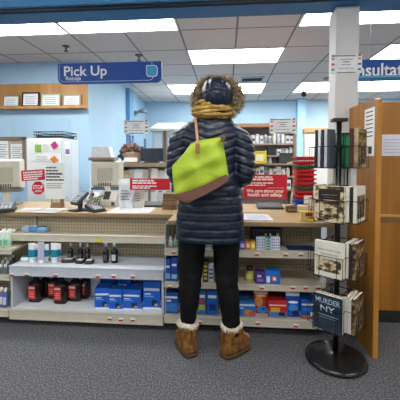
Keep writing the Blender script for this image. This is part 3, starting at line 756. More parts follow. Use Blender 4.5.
t, w, h = flat_sign(45, 65, 165, 199, 'notice_poster', 'white notice poster with black text right of the stop octagon', PAPER)
word_rows(t, [(.06, .6, .90, .945), (.06, .7, .81, .855), (.06, .9, .715, .77), (.06, .78, .63, .675), (.06, .96, .54, .585)], w, h, INK, seed=4)
put_lines(t, [(.06, .9, .44, .46), (.06, .8, .38, .40), (.06, .85, .32, .34)], w, h, M('77777a', .8))
# stop octagon
oc = at(38.3, 188, Y=SCY-.002); rr = (at(45, 188, Y=SCY).x-at(31.6, 188, Y=SCY).x)/2
t = thing('stop_sign', 'red octagonal stop sign sticker on the left screen', 'sign', (oc.x, SCY-.002, oc.z))
b = nb(); add_prism(b, [(rr*1.08*math.cos(R(22.5+45*k)), 0, rr*1.08*math.sin(R(22.5+45*k))) for k in range(8)], (0, -.0015, 0)); O('rim', b, SW, t, local=True)
b = nb(); add_prism(b, [(rr*math.cos(R(22.5+45*k)), -.0016, rr*math.sin(R(22.5+45*k))) for k in range(8)], (0, -.001, 0)); O('octagon', b, REDSIGN, t, local=True)
b = nb(); text_fit('STOP', (.0, -.003, rr*.15), EX, EZ, rr*1.6, rr*.55, .02, b, .0004); O('lettering', b, SW, t, local=True)
b = nb()
for k in range(2): rect(b, (0, -.003, 0), EX, EZ, -rr*.5, rr*.5, -rr*(.35+.2*k), -rr*(.28+.2*k), .0004)
O('text_lines', b, SW, t, local=True)
# sheets with coloured logos
def logo_sheet(px0, px1, py0, py1, label, Y):
    t, w, h = flat_sign(px0, px1, py0, py1, 'information_sheet', label, M('e6e6ea', .6), Y=Y, cat='sheet')
    put_lines(t, [(.3, .7, .72, .76), (.4, .6, .58, .64), (.35, .65, .44, .48), (.25, .75, .26, .29)], w, h, M('8a8a92', .8))
    put_lines(t, [(.03+.06*k, .07+.06*k, .9, .97) for k in range(2, 13)], w, h, M('3a2f52', .8), name='border_print')
    for (u, v, c) in ((.03, .72, 'd6569a'), (.03, .44, 'b03048'), (.03, .16, '6a9a3a'), (.87, .72, 'd88a3a'), (.87, .44, '5a4a8a'), (.87, .16, '3a7a6a'), (.03, .88, '58a858'), (.87, .9, 'b8403a')):
        put_lines(t, [(u, u+.1, v, v+.1)], w, h, M(c, .6), name='logo')
    put_lines(t, [(.2, .8, .03, .07)], w, h, M('4a6a4a', .8), name='border_print')
logo_sheet(124, 148.5, 120.5, 134, 'white sheet with coloured logos at the top of the screen under the pick up sign', SCY-.0015)
logo_sheet(269.5, 296, 118.5, 133.5, 'white sheet with coloured logos at the top of the right screen', SCY-.0015)
logo_sheet(330.5, 362, 54.5, 73.5, 'white sheet with coloured logos taped to the white pillar', PY0-.001)

# ------------------------------------------------------------------ behind the counter, left
# certificate ledge on the left wall
WY = 4.4
x0, x1, z0, z1 = rectify(-20, 88, 84, 110, WY)
t = thing('display_ledge', 'long tan wooden picture ledge on the left wall under the ceiling', 'ledge', ((x0+x1)/2, WY, z0))
b = nb(); add_box(b, x0, x1, WY-.02, WY-.001, z0, z1, .003); O('back_board', b, wood, t)
b = nb(); add_box(b, x0, x1, WY-.12, WY-.02, z0, z0+.035, .004); O('ledge_board', b, wood, t)
LZ = z0+.035
for i, (px0, px1, py0, fr, la) in enumerate([(2.5, 19, 95, 'a0907a', 'thin framed certificate on the wooden ledge, leftmost'), (21.5, 39, 92, '241a16', 'certificate in a dark frame on the wooden ledge, second from left'), (41, 60, 93.5, 'b8c0b4', 'pale greenish certificate on the wooden ledge, third from left'), (62.5, 80.5, 94, 'a8977e', 'certificate on the wooden ledge, rightmost')]):
    x0, x1, _, z1 = rectify(px0, px1, py0, 107, WY-.07)
    t = thing('framed_certificate', la, 'certificate', ((x0+x1)/2, WY-.07, LZ)); h = z1-LZ; w = x1-x0; e = .02
    t.rotation_euler = (R(-6), 0, 0)
    b = nb()
    add_box(b, -w/2, w/2, -.006, .006, 0, e); add_box(b, -w/2, w/2, -.006, .006, h-e, h); add_box(b, -w/2, -w/2+e, -.006, .006, e, h-e); add_box(b, w/2-e, w/2, -.006, .006, e, h-e)
    O('frame', b, M(fr, .4), t, local=True)
    b = nb(); add_box(b, -w/2+e, w/2-e, -.002, .003, e, h-e); O('document', b, M(['eef4f4', 'f0eef6', 'ecf5f0', 'f2f5f8'][i], .7), t, local=True)
    b = nb()
    for k in range(4): rect(b, (0, -.002, 0), EX, EZ, -w*.3, w*.3*(1-.2*(k % 2)), h*(.22+.15*k), h*(.25+.15*k), .0006)
    O('writing', b, M('8a8f94', .8), t, local=True)
# corkboard
x0, x1, z0, z1 = rectify(-25, 27, 137, 172, WY)
t = thing('notice_board', 'brown framed notice board with papers on the left wall', 'board', ((x0+x1)/2, WY, z0))
b = nb(); add_box(b, x0, x1, WY-.02, WY-.001, z0, z1); O('cork', b, M('b9a690', .9, bump=.3), t)
b = nb(); e = .05
add_box(b, x0, x1, WY-.035, WY-.02, z1-e, z1, .004); add_box(b, x0, x1, WY-.035, WY-.02, z0, z0+e*.6, .004); add_box(b, x1-e, x1, WY-.035, WY-.02, z0, z1, .004); add_box(b, x0, x0+e, WY-.035, WY-.02, z0, z1, .004)
O('frame', b, M('8a7462', .5), t)
for i, (a0, a1, b0, b1) in enumerate([(10.5, 24.5, 144, 166), (-2, 8, 141, 166)]):
    X0, X1, Z0, Z1 = rectify(a0, a1, b0, b1, WY-.03)
    q = thing('pinned_paper', ['white sheet pinned on the notice board beside the white cabinet', 'white sheet pinned on the notice board at the frame edge'][i], 'paper', ((X0+X1)/2, WY-.022, Z0))
    b = nb(); add_box(b, X0, X1, WY-.024, WY-.0205, Z0, Z1); O('sheet', b, PAPER, q)
    b = nb()
    for k in range(9): rect(b, (X0, WY-.024, Z0), EX, EZ, (X1-X0)*.12, (X1-X0)*(.9-.2*(k % 3 == 0)), (Z1-Z0)*(.08+.095*k), (Z1-Z0)*(.11+.095*k), .0008)
    O('writing', b, M('9a9ea4', .8), q)
# white cabinet
CY = 3.5
x0, x1, _, z1 = rectify(27, 62, 138, 200, CY)
xr = x1
t = thing('filing_cabinet', 'white filing cabinet with magnets behind the left counter', 'cabinet', ((x0+x1)/2, CY+.2, 0))
b = nb(); add_box(b, x0, x1, CY, CY+.42, 0, z1, .006); O('cabinet_body', b, M('ccd6de', .4, var=.02), t)  # greyer than the door: shading of the side put into the body colour
b = nb(); add_box(b, x0+.01, x1-.01, CY-.018, CY, .06, z1-.02, .005); d = O('door', b, M('eef2f5', .35, var=.02), t)
b = nb(); add_box(b, x1-.05, x1-.035, CY-.04, CY-.018, .8, .95, .004); O('handle', b, STEEL, d)
cab_top = z1
def magnet(px0, px1, py0, py1, col, label, diamond=False):
    X0, X1, Z0, Z1 = rectify(px0, px1, py0, py1, CY-.02)
    b = nb(); cx, cz = (X0+X1)/2, (Z0+Z1)/2
    if diamond: add_prism(b, [(X0, CY-.0185, cz+.008), (cx-.006, CY-.0185, Z0), (X1, CY-.0185, cz-.008), (cx+.006, CY-.0185, Z1)], (0, -.004, 0))
    else: add_box(b, X0, X1, CY-.023, CY-.0185, Z0, Z1, .001)
    tag(O('magnet_note', b, M(col, .5)), label, 'magnet')
magnet(35, 41.5, 144.5, 152, '8ec04a', 'green square note on the white cabinet door')
magnet(50.5, 58.5, 141, 149.5, 'c2287e', 'magenta diamond magnet on the white cabinet door', True)
magnet(50, 58.5, 155.5, 163.5, 'e08a2e', 'orange tilted magnet on the white cabinet door', True)
for i, (a0, a1, b0, b1) in enumerate([(41.5, 50, 143, 151), (34, 49.5, 155, 161)]):
    X0, X1, Z0, Z1 = rectify(a0, a1, b0, b1, CY-.02)
    q = thing('pinned_paper', ['small white slip between the green and magenta notes', 'white slip on the cabinet left of the orange magnet'][i], 'paper', ((X0+X1)/2, CY-.019, Z0))
    b = nb(); add_box(b, X0, X1, CY-.021, CY-.0185, Z0, Z1); O('sheet', b, PAPER, q)
    b = nb()
    for k in range(3): rect(b, (X0, CY-.021, Z0), EX, EZ, (X1-X0)*.1, (X1-X0)*.85, (Z1-Z0)*(.2+.25*k), (Z1-Z0)*(.28+.25*k), .0008)
    O('writing', b, M('a4b0a8', .8), q)
# leaflet on cabinet side
p0 = at(65, 141, X=xr); p1 = at(71, 156, X=xr)
p0.y = 3.56; p1.y = 3.70
b = nb(); add_box(b, xr+.0005, xr+.003, p0.y, p1.y, p1.z, p0.z); t = thing('pinned_paper', 'white slip with purple patch on the side of the white cabinet', 'paper', (xr, p0.y, p1.z)); O('sheet', b, PAPER, t)
b = nb(); add_box(b, xr+.003, xr+.004, p0.y+.02, p1.y-.02, p1.z+.02, p1.z+.08); O('purple_patch', b, M('7a5aa0', .6), t)
# wire tray on the cabinet
x0, x1, _, z1 = rectify(36, 77, 131, 137, CY+.08)
t = thing('wire_tray', 'black wire letter tray on top of the white cabinet', 'tray', ((x0+x1)/2, CY+.2, cab_top))
x1 = min(x1, xr-.01)
b = nb(); yA, yB = CY+.04, CY+.38; zz = cab_top
for z in (zz+.006, zz+.04, zz+.075):
    add_tube(b, [(x0, yA, z), (x1, yA, z), (x1, yB, z), (x0, yB, z)], .005, 6, closed=True)
for k in range(13):
    x = x0+(x1-x0)*k/12
    add_tube(b, [(x, yA, zz+.075), (x, yA, zz+.006), (x, yB, zz+.006), (x, yB, zz+.075)], .003, 5)
O('wire_frame', b, BLACK, t)
b = nb(); add_box(b, x0+.02, x1-.02, yA+.02, yB-.02, zz+.012, zz+.03); O('tray_floor', b, M('23252b', .6), t)
# POS monitors
PLB = M('d2cdbf', .45, var=.04)
def pos_monitor(px0, px1, py0, py1, Y, rz, label):
    x0, x1, z0, z1 = rectify(px0, px1, py0, py1, Y); w, h = x1-x0, z1-z0; dz = z0-CTZ
    t = thing('pos_monitor', label, 'monitor', ((x0+x1)/2, Y+.06, CTZ), rz)
    b = nb(); add_loft(b, [[(sx*w/2*k, y, dz+h/2+sz*h/2*k) for sx, sz in ((-1, -1), (1, -1), (1, 1), (-1, 1))] for y, k in ((.05, .98), (.04, 1), (.01, 1), (-.03, .93), (-.06, .86))])
    bmesh.ops.bevel(b, geom=b.edges[:], offset=.006, segments=2, affect='EDGES'); O('casing', b, PLB, t, local=True)
    b = nb(); add_box(b, -w*.45, w*.45, .05, .053, dz+h*.06, dz+h*.94); O('screen', b, M('1a2028', .1), t, local=True)
    b = nb(); add_box(b, -w*.24, w*.24, -.064, -.058, dz+h*.22, dz+h*.72, .003); O('rear_cover', b, M('b4b2a2', .5), t, local=True)
    b = nb()
    for k in range(6): add_box(b, -w*.2+k*w*.07, -w*.2+k*w*.07+w*.03, -.067, -.064, dz+h*.06, dz+h*.17)
    O('vent_slots', b, INK, t, local=True)
    b = nb(); add_box(b, -.03, .03, -.03, .0, .012, dz+h*.3, .006); O('stand_neck', b, PLB, t, local=True)
    b = nb(); add_box(b, -w*.42, w*.42, -.09, .09, 0, .018, .006); O('stand_foot', b, M('8f8a7e', .5), t, local=True)
    b = nb(); add_box(b, -w*.46, w*.46, -.05, .05, dz-.03, dz-.004, .006); O('cash_drawer_hood', b, M('6b6860', .5), t, local=True)
    return t, ((x0+x1)/2, Y, z1)
t, q = pos_monitor(89, 120, 160.5, 187, 2.86, .08, 'beige till monitor seen from behind, with paper stack on top')
# paper stack on monitor: monitor-top printer
x0, x1, z0, z1 = rectify(91.5, 112, 147, 157, 2.9)
t = thing('receipt_printer', 'white receipt printer sitting on the beige till monitor', 'printer', ((x0+x1)/2, 2.92, q[2]))
b = nb(); add_box(b, x0-.02, x1+.03, 2.87, 2.98, q[2], q[2]+.03, .006); O('base_tray', b, M('8d7c72', .5), t)
b = nb(); add_prism(b, [(x0, 2.88, q[2]+.03), (x0+.012, 2.88, z1), (x1-.025, 2.88, z1), (x1, 2.88, q[2]+.03)], (0, .09, 0)); O('cover', b, M('e9e8ec', .5), t)
# left monitor cut by frame
pos_monitor(-12, 17, 159, 189, 2.80, .35, 'beige till monitor at the left frame edge on the counter')
# signature pads and pin pads
def pin_pad(px, py, zr, rz, label, up=True, s=1.):
    p = at(px, py, Z=CTZ)
    t = thing('card_terminal', label, 'card terminal', (p.x, p.y, CTZ), rz)
    b = nb(); add_loft(b, [[(x*s*.06, y*s*.09, z*s) for x, y in ((-1, -1), (1, -1), (1, 1), (-1, 1))] for z in (0, .012)]); O('foot', b, M('26272b', .5), t, local=True)
    if up:
        b = nb(); add_tube(b, [(0, 0, .01*s), (0, .01, .1*s)], .022*s, 10); O('stem', b, M('2d2e33', .4), t, local=True)
        zc = .12*s
    else: zc = .025*s
    mt = Matrix.Translation((0, 0, zc)) @ Matrix.Rotation(R(38 if up else 12), 4, 'X')
    b = nb(); add_box(b, -.055*s, .055*s, -.085*s, .085*s, -.016*s, .016*s, .006); b.transform(mt); O('terminal_body', b, M('3a3b42', .4), t, local=True)
    b = nb(); add_box(b, -.042*s, .042*s, .01*s, .07*s, .016*s, .018*s); b.transform(mt); O('display', b, M('8f98a2', .2), t, local=True)
    for r_ in range(3):
        for c_ in range(3):
            b = nb(); add_box(b, (-.036+.026*c_)*s, (-.016+.026*c_)*s, (-.07+.025*r_)*s, (-.052+.025*r_)*s, .016*s, .02*s, .001); b.transform(mt); O('key', b, M('b7bac0', .4), t, local=True)
pin_pad(80, 210.5, 0, -.5, 'dark card terminal on a stem, left of the beige till monitor', True, .85)
pin_pad(95, 211, 0, .9, 'dark flat card terminal lying on the counter among the cables', False, .95)
pin_pad(7, 210.5, 0, .5, 'dark card terminal lying at the left end of the counter', False, 1.1)
def slip_printer(px0, px1, py0, Y, label):
    x0, x1, _, z1 = rectify(px0, px1, py0, 206, Y); w = x1-x0; h = z1-CTZ
    t = thing('receipt_printer', label, 'printer', ((x0+x1)/2, Y+.07, CTZ))
    b = nb(); add_prism(b, [(-w/2, -.07, 0), (-w/2, .07, 0), (-w/2, .07, h), (-w/2, -.0, h), (-w/2, -.07, h*.45)], (w, 0, 0)); bmesh.ops.bevel(b, geom=b.edges[:], offset=.004, segments=2, affect='EDGES'); O('printer_body', b, M('c7c4bc', .5), t, local=True)
    b = nb(); add_prism(b, [(-w*.34, -.066, h*.5), (-w*.34, -.062, h*.54), (-w*.34, -.012, h*.97), (-w*.34, -.016, h*1.0)], (w*.4, 0, 0)); O('lid_panel', b, M('33343a', .4), t, local=True)
    b = nb(); add_prism(b, [(-w*.3, -.02, h), (-w*.3, -.017, h), (-w*.3, -.045, h*1.35), (-w*.3, -.048, h*1.35)], (w*.36, 0, 0)); O('paper_slip', b, PAPER, t, local=True)
    b = nb(); add_box(b, w*.2, w*.4, -.072, -.066, h*.1, h*.35, .002); O('button', b, M('4a4b52', .4), t, local=True)
slip_printer(100, 116, 192, 2.76, 'pale receipt printer with paper slip under the beige till monitor')
slip_printer(86, 97, 194, 2.95, 'pale receipt printer behind the card terminals, left of the other printer')
b = nb()
for k in range(5):
    P0 = at(86+3*k, 207, Z=CTZ+.03); P1 = at(92+3*k, 192-2*k, Y=2.72); P2 = at(100+2*k, 204, Z=CTZ+.01)
    pts = []
    for j in range(13):
        u = j/12; pts.append(P0*(1-u)**2+P1*2*u*(1-u)+P2*u*u)
    pts = [Vector((p.x, p.y, max(p.z, CTZ+.005))) for p in pts]
    add_tube(b, pts, .004, 6)
tag(O('cable_bundle', b, BLACK, smooth=True), 'tangle of black cables on the counter before the beige till monitor', 'cables')
# keyboard
def keyboard(px0, px1, py, Y, label):
    x0, x1, _, _ = rectify(px0, px1, py-4, py, Y)
    t = thing('keyboard', label, 'keyboard', ((x0+x1)/2, Y, CTZ))
    b = nb(); add_prism(b, [(x0, Y, CTZ), (x0, Y+.15, CTZ), (x0, Y+.15, CTZ+.035), (x0, Y, CTZ+.015)], (x1-x0, 0, 0)); O('case', b, M('2c2d31', .5), t)
    b = nb(); n = 12
    for r_ in range(4):
        for c_ in range(n):
            xa = x0+.01+(x1-x0-.02)*c_/n; ya = Y+.015+r_*.032; za = CTZ+.015+(ya-Y)/.15*.02
            add_box(b, xa, xa+(x1-x0-.02)/n*.8, ya, ya+.024, za, za+.009)
    O('keys', b, M('9da0a6', .5), t)
keyboard(141, 162, 207, 2.78, 'dark keyboard on the counter under the long red sign')
keyboard(258, 284, 209, 2.74, 'dark keyboard on the right counter behind the large red sign')
# white crumpled bag with print
def paper_bag(px0, px1, py0, py1, Y, zb, label, col='eceef0', depth=.08, crumple=.012, rz=0., patch=True, lean=0.):
    x0, x1, z0, z1 = rectify(px0, px1, py0, py1, Y); w = x1-x0; h = z1-zb
    t = thing('paper_bag', label, 'bag', ((x0+x1)/2, Y+depth/2, zb), rz, 'white pharmacy paper bags')
    rnd = random.Random(int(px0*13+py0*7)); n = 24; rings = []
    for i in range(9):
        f = i/8; dd = 1-.85*f**2; ww = 1-.06*math.sin(f*6)
        if i == 0: ww = .96
        ring = []
        for k in range(n):
            a = 2*math.pi*k/n; cx = math.copysign(abs(math.cos(a))**.35, math.cos(a)); cy = math.copysign(abs(math.sin(a))**.35, math.sin(a))
            j = rnd.uniform(-1, 1)*crumple if 0 < i else 0
            ring.append((cx*w/2*ww+j, cy*depth/2*dd+rnd.uniform(-.5, .5)*crumple*(i > 0)+lean*f, h*f*(1+.03*math.sin(k*1.3)*(i == 8))))
        rings.append(ring)
    b = nb(); add_loft(b, rings); O('bag_body', b, M(col, .6), t, local=True)
    if patch:
        b = nb()
        for k in range(4): rect(b, (0, -depth/2-.004, 0), EX, EZ, -w*.3, w*(.28-.08*(k % 2)), h*(.3+.1*k), h*(.34+.1*k), .001)
        b.transform(Matrix.Translation((0, 0, 0))); O('print_panel', b, M('8c8f96', .7), t, local=True)
paper_bag(118, 133, 180, 209, 2.70, CTZ, 'white crumpled paper bag with grey print, left one beside the long red sign', 'e4e6ea', .1, .01)
paper_bag(133.5, 142.5, 184, 208, 2.72, CTZ, 'cream crumpled paper bag with print standing below the long red sign', 'd9d4cc', .08, .008)
# brown stack of boxes near the person
for k in range(3):
    p0, p1 = 162.5, 177
    zb = CTZ+k*.045
    x0, x1, _, _ = rectify(p0, p1, 195, 207, 2.66)
    t = thing('cardboard_box', ['brown flat box at the bottom of the stack beside the coat', 'brown flat box in the middle of the stack beside the coat', 'brown flat box on top of the stack beside the coat'][k], 'box', ((x0+x1)/2, 2.73, zb), .06*(k-1), 'flat brown boxes stacked on the left counter')
    w = x1-x0; b = nb(); add_box(b, -w/2, w/2, -.07, .07, 0, .0445, .003); O('box_body', b, M(['8a6a48', '9c7a54', '7c5f42'][k], .8), t, local=True)
    b = nb(); add_box(b, -w*.48, w*.48, -.0712, -.069, .03, .034); O('lid_edge', b, M('5c452e', .8), t, local=True)
# papers on counters
def sheet(px0, px1, py0, py1, label, col='e6eaf0', rz=0., k=1, zt=0.):
    a = at(px0, py1, Z=CTZ); c = at(px1, py0, Z=CTZ); m_ = at((px0+px1)/2, (py0+py1)/2, Z=CTZ)
    w = (at(px1, (py0+py1)/2, Z=CTZ).x-at(px0, (py0+py1)/2, Z=CTZ).x); d = c.y-a.y
    t = thing('paper_sheet', label, 'paper', (m_.x, m_.y, CTZ), rz)
    b = nb(); add_box(b, -w/2, w/2, -d/2, d/2, 0, .002*k); O('sheet', b, M(col, .6, var=.02), t, local=True)
    b = nb()
    for q in range(5): add_box(b, -w*.38, w*(.38-.1*(q % 2)), d*(-.35+.15*q), d*(-.32+.15*q), .002*k, .002*k+.0004)
    O('writing', b, M('a8adb4', .7), t, local=True)
sheet(20, 38, 208.5, 211.5, 'white paper sheet on the counter below the stop sign', 'dfe4ea', .1)
sheet(40, 62, 208.5, 212.5, 'white paper sheet on the counter below the notice poster', 'e8edf2', -.05)
sheet(112, 153, 207.5, 212.5, 'large white sheet on the counter below the long red sign', 'dfe0e2', .02)
sheet(243, 270, 215, 220.5, 'grey white paper stack on the right counter beside the coat', 'd5dae4', .05, 4)
# brown card holder under poster
x0, x1, z0, z1 = rectify(50, 60, 195, 207, 2.66)
t = thing('card_holder', 'small brown wooden card holder on the counter under the notice poster', 'card holder', ((x0+x1)/2, 2.68, CTZ))
b = nb(); add_prism(b, [(x0, 2.66, CTZ), (x0, 2.74, CTZ), (x0, 2.72, z1), (x0, 2.70, z1)], (x1-x0, 0, 0)); O('holder', b, M('8a6442', .6), t)
b = nb(); add_prism(b, [(x0+.01, 2.672, CTZ+.02), (x0+.01, 2.668, CTZ+.02), (x0+.01, 2.70, z1+.01), (x0+.01, 2.704, z1+.01)], (x1-x0-.02, 0, 0)); O('cards', b, M('d9c6a6', .7), t)

# pharmacy shelf behind (centre-left) with bags
SHY = 3.55
x0, x1, z0, z1 = rectify(120, 176, 163, 167, SHY)
t = thing('work_shelf', 'brown open work shelf behind the counter, holding the basket and black box', 'shelf', ((x0+x1)/2, SHY+.15, 0))
b = nb(); add_box(b, x0, x1, SHY, SHY+.3, z0, z1, .003); O('top_board', b, M('8a7a66', .5), t)
SHZ = z1; x0s = x0
b = nb(); add_box(b, x0, x1, SHY+.005, SHY+.3, z0-.42, z0-.39, .003); O('lower_board', b, M('8a7a66', .5), t)
lowz = z0-.39
for x in (x0, x1-.025, (x0+x1)/2):
    b = nb(); add_box(b, x, x+.025, SHY+.01, SHY+.3, 0, z0); O('upright', b, M('7c6e5c', .5), t)
b = nb(); add_box(b, x0, x1, SHY+.285, SHY+.3, 0, z0); O('back_board', b, M('d9d9d8', .6), t)
for i, (a0, a1, b0, c) in enumerate([(122, 129, 171, 'cbb89a'), (127.5, 135, 170, 'e2ddd2'), (134, 142, 170, 'f0f2f4'), (142.5, 149, 170, 'eef0f4'), (149.5, 157, 169, 'f2f3f6'), (157.5, 164, 171, 'dde6ea'), (164.5, 171, 170, 'f0f0f2')]):
    paper_bag(a0, a1, b0, 200, SHY+.02+.03*(i % 2), lowz, 'pharmacy paper bag hanging file on the brown work shelf, '+ORD[i]+' from the left', c, .05, .006)
# wicker basket with flowers
x0, x1, z0, z1 = rectify(121.5, 139, 152.5, 163, SHY+.02)
t = thing('gift_basket', 'tan basket with dark dried flowers on the brown work shelf', 'basket', ((x0+x1)/2, SHY+.1, SHZ)); w = x1-x0; hh = z1-SHZ
wick = ramp_mat('wicker', [(.35, '8a6c4a'), (.6, 'c8a880')], 60, .7, (1, 1, 6))
b = nb(); add_loft(b, [[(math.cos(a)*w/2*s, math.sin(a)*.07*s, z) for a in [k*math.pi/12 for k in range(24)]] for z, s in ((0, .85), (.004, .88), (hh*.9, 1.), (hh, 1.04), (hh, .94), (hh*.3, .85))]); O('basket_body', b, wick, t, local=True, smooth=True)
b = nb(); add_box(b, -w*.35, w*.4, -.079, -.071, hh*.1, hh*.5, .003); O('white_label', b, PAPER, t, local=True, label='white paper label')
b = nb(); rnd = random.Random(5)
for k in range(60):
    x = rnd.uniform(-w*.6, w*.55); y = rnd.uniform(-.05, .05); z = hh+rnd.uniform(-.01, .13)*(1-abs(x)/w)
    add_tube(b, [(x*.5, y*.5, hh*.6), (x, y, z)], .0025, 4)
    add_ball(b, (x, y, z), rnd.uniform(.012, .027), 7, 5)
fl = ramp_mat('dried_flowers', [(.35, '3a2c26'), (.5, '6a4a40'), (.68, '9a7a6a')], 50, .8)
O('flowers', b, fl, t, local=True)
b = nb()
for k in range(26):
    x = -w*.6+rnd.uniform(-.06, .06); z = rnd.uniform(.01, .09); y = rnd.uniform(-.04, .04)
    add_prism(b, [(x, y, z), (x+.03, y+.01, z+.012), (x+.012, y, z+.035)], (.0, .003, .002))
O('leaves', b, M('28483a', .6), t, local=True)
# black box (speaker / monitor)
x0, x1, z0, z1 = rectify(139.5, 163, 148, 163, SHY+.03)
t = thing('black_monitor', 'wide black screen standing on the brown work shelf', 'monitor', ((x0+x1)/2, SHY+.08, SHZ)); 
b = nb(); add_box(b, x0, x1, SHY+.06, SHY+.10, SHZ+.02, z1, .006); O('casing', b, M('16181d', .4), t)
b = nb(); add_box(b, x0+.012, x1-.012, SHY+.057, SHY+.0605, SHZ+.035, z1-.012); O('screen', b, M('1b2230', .15), t)
b = nb(); add_box(b, (x0+x1)/2-.08, (x0+x1)/2+.08, SHY+.03, SHY+.14, SHZ, SHZ+.021, .004); O('stand', b, M('16181d', .4), t)
# blue rods (pens in holders)
for i, (px, y0) in enumerate([(114.5, 136), (133, 136), (145, 138.5)]):
    Y = SHY+.2 if i else SHY+.25
    p = at(px, y0, Y=Y)
    zb = SHZ if i else None
    b = nb()
    x = p.x
    if i == 0: x = max(x, x0s+.045)
    add_tube(b, [(x, Y, SHZ), (x, Y, p.z)], .012, 10); add_lathe(b, [(.04, 0), (.04, .008), (.014, .012)], (x, Y, SHZ))
    tag(O('file_post', b, M('1d3350', .4), smooth=True), ['dark blue upright post left of the dried flowers', 'dark blue upright post rising behind the tan basket', 'dark blue upright post behind the black screen'][i], 'post')
# far cabinet with bright top in the back room
FY = 6.3
x0, x1, z0, z1 = rectify(152, 182, 131, 165, FY)
t = thing('storage_cabinet', 'grey and white storage cabinet far behind, left of the person', 'cabinet', ((x0+x1)/2, FY+.2, 0))
b = nb(); add_box(b, x0, x1, FY, FY+.5, 0, z1, .01); O('cabinet_body', b, M('b6c0c8', .5), t)
b = nb(); add_box(b, x0-.05, x1+.05, FY-.05, FY+.5, z1, z1+.05, .01); O('cornice', b, M('d8d2c8', .4), t)
xm = at(165, 145, Y=FY).x
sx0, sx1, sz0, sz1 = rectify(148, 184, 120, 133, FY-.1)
sh = thing('streak_slats', 'added white slats imitating bright streaks of light above the far storage cabinet', 'streak_panel', ((sx0+sx1)/2, FY+.1, z1+.05))  # added sloping slats, made up to imitate bright white streaks of light
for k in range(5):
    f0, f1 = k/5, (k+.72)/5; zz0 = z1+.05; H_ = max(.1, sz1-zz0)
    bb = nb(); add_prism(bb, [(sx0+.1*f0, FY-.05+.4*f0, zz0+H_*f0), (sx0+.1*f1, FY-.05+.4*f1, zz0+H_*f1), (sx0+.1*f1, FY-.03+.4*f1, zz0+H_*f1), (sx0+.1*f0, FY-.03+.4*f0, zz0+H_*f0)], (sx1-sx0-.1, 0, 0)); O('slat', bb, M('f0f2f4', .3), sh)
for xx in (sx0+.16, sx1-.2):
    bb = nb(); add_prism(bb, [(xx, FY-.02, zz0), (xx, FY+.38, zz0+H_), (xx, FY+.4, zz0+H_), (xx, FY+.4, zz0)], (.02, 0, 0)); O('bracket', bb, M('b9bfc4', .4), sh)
b = nb(); add_box(b, xm-.03, xm+.03, FY-.03, FY, 0, z1); O('post', b, M('6a5038', .5), t)
b = nb(); add_box(b, xm+.06, x1-.05, FY-.02, FY, .3, z1-.14, .01); d = O('door', b, M('eef0f2', .4), t)
b = nb(); add_box(b, xm+.12, x1-.12, FY-.024, FY-.02, .45, z1-.24); O('pane', b, M('8fb0c4', .2), d)
b = nb(); add_box(b, x0+.04, xm-.06, FY-.02, FY, .3, z1-.06, .01); O('door', b, M('c3cbd1', .4), t)
# wall bracket camera on the side wall
p = at(138, 112, X=-1.86)
t = thing('wall_camera', 'small grey device on a bracket high on the blue side wall', 'camera', (p.x, p.y, p.z-.05))
b = nb(); add_box(b, -1.93, -1.88, p.y-.05, p.y+.05, p.z-.06, p.z+.02, .006); O('wall_plate', b, M('9fa9b0', .4), t)
b = nb(); add_tube(b, [(-1.88, p.y, p.z-.02), (-1.78, p.y-.05, p.z-.02)], .012); O('arm', b, M('9fa9b0', .4), t)
b = nb(); add_lathe(b, [(.06, 0), (.12, .01), (.1, .05), (.04, .08), (.01, .085)], (-1.74, p.y-.06, p.z-.03)); O('dome', b, M('7d868c', .3), t, smooth=True)

# ------------------------------------------------------------------ behind the counter, right
MY = 3.9
x0, x1, z0, z1 = rectify(236, 296, 127, 200, MY)
mb = thing('medicine_rack', 'open medicine shelving behind the right counter, filled with white packs', 'shelving', ((x0+x1)/2, MY+.15, 0))
for x in (x0, x1-.03):
    b = nb(); add_box(b, x, x+.03, MY, MY+.32, 0, z1); O('upright', b, M('a08468', .5), mb)
b = nb(); add_box(b, x0+.03, x1-.03, MY+.3, MY+.32, 0, z1); O('back_board', b, M('b4b9bf', .6), mb)
b = nb(); add_box(b, x0-.01, x1+.01, MY-.01, MY+.32, z1, z1+.045, .004); O('top_board', b, M('c09670', .5), mb)
mshelf = []
for py in (143.5, 155, 163.5, 176, 189):
    z = at(266, py, Y=MY).z
    b = nb(); add_box(b, x0+.03, x1-.03, MY+.002, MY+.3, z-.02, z, .002); O('shelf', b, M('a89a8a', .5), mb)
    mshelf.append(z)
rnd = random.Random(11)
def small_pack(X0, X1, zb, h, Y, col, c2, label, depth=.1, name='pill_carton'):
    t = thing(name, label, 'box', ((X0+X1)/2, Y+depth/2, zb), 0, 'packs on the medicine rack')
    w = X1-X0
    b = nb(); add_box(b, -w/2, w/2, -depth/2, depth/2, 0, h, .003); O('box_body', b, M(col, .5), t, local=True)
    b = nb(); rect(b, (0, -depth/2, 0), EX, EZ, -w*.36, w*.36, h*.3, h*.62, .001); O('label', b, M(c2, .6), t, local=True)
def pill_bottle(x, zb, h, Y, col, label, r=.022):
    t = thing('pill_bottle', label, 'bottle', (x, Y+r, zb), 0, 'packs on the medicine rack')
    b = nb(); add_lathe(b, [(r*.95, 0), (r, .004), (r, h*.7), (r*.8, h*.76)], n=14); O('bottle_body', b, M(col, .4), t, local=True, smooth=True)
    b = nb(); add_lathe(b, [(r*.85, h*.75), (r*.9, h*.77), (r*.9, h*.98), (r*.8, h)], n=14); O('cap', b, WHITE, t, local=True, smooth=True)
rows = [('uppermost', mshelf[0], .125), ('second', mshelf[1], .10), ('third', mshelf[2], .075), ('fourth', mshelf[3], .12), ('fifth', mshelf[4], .13)]
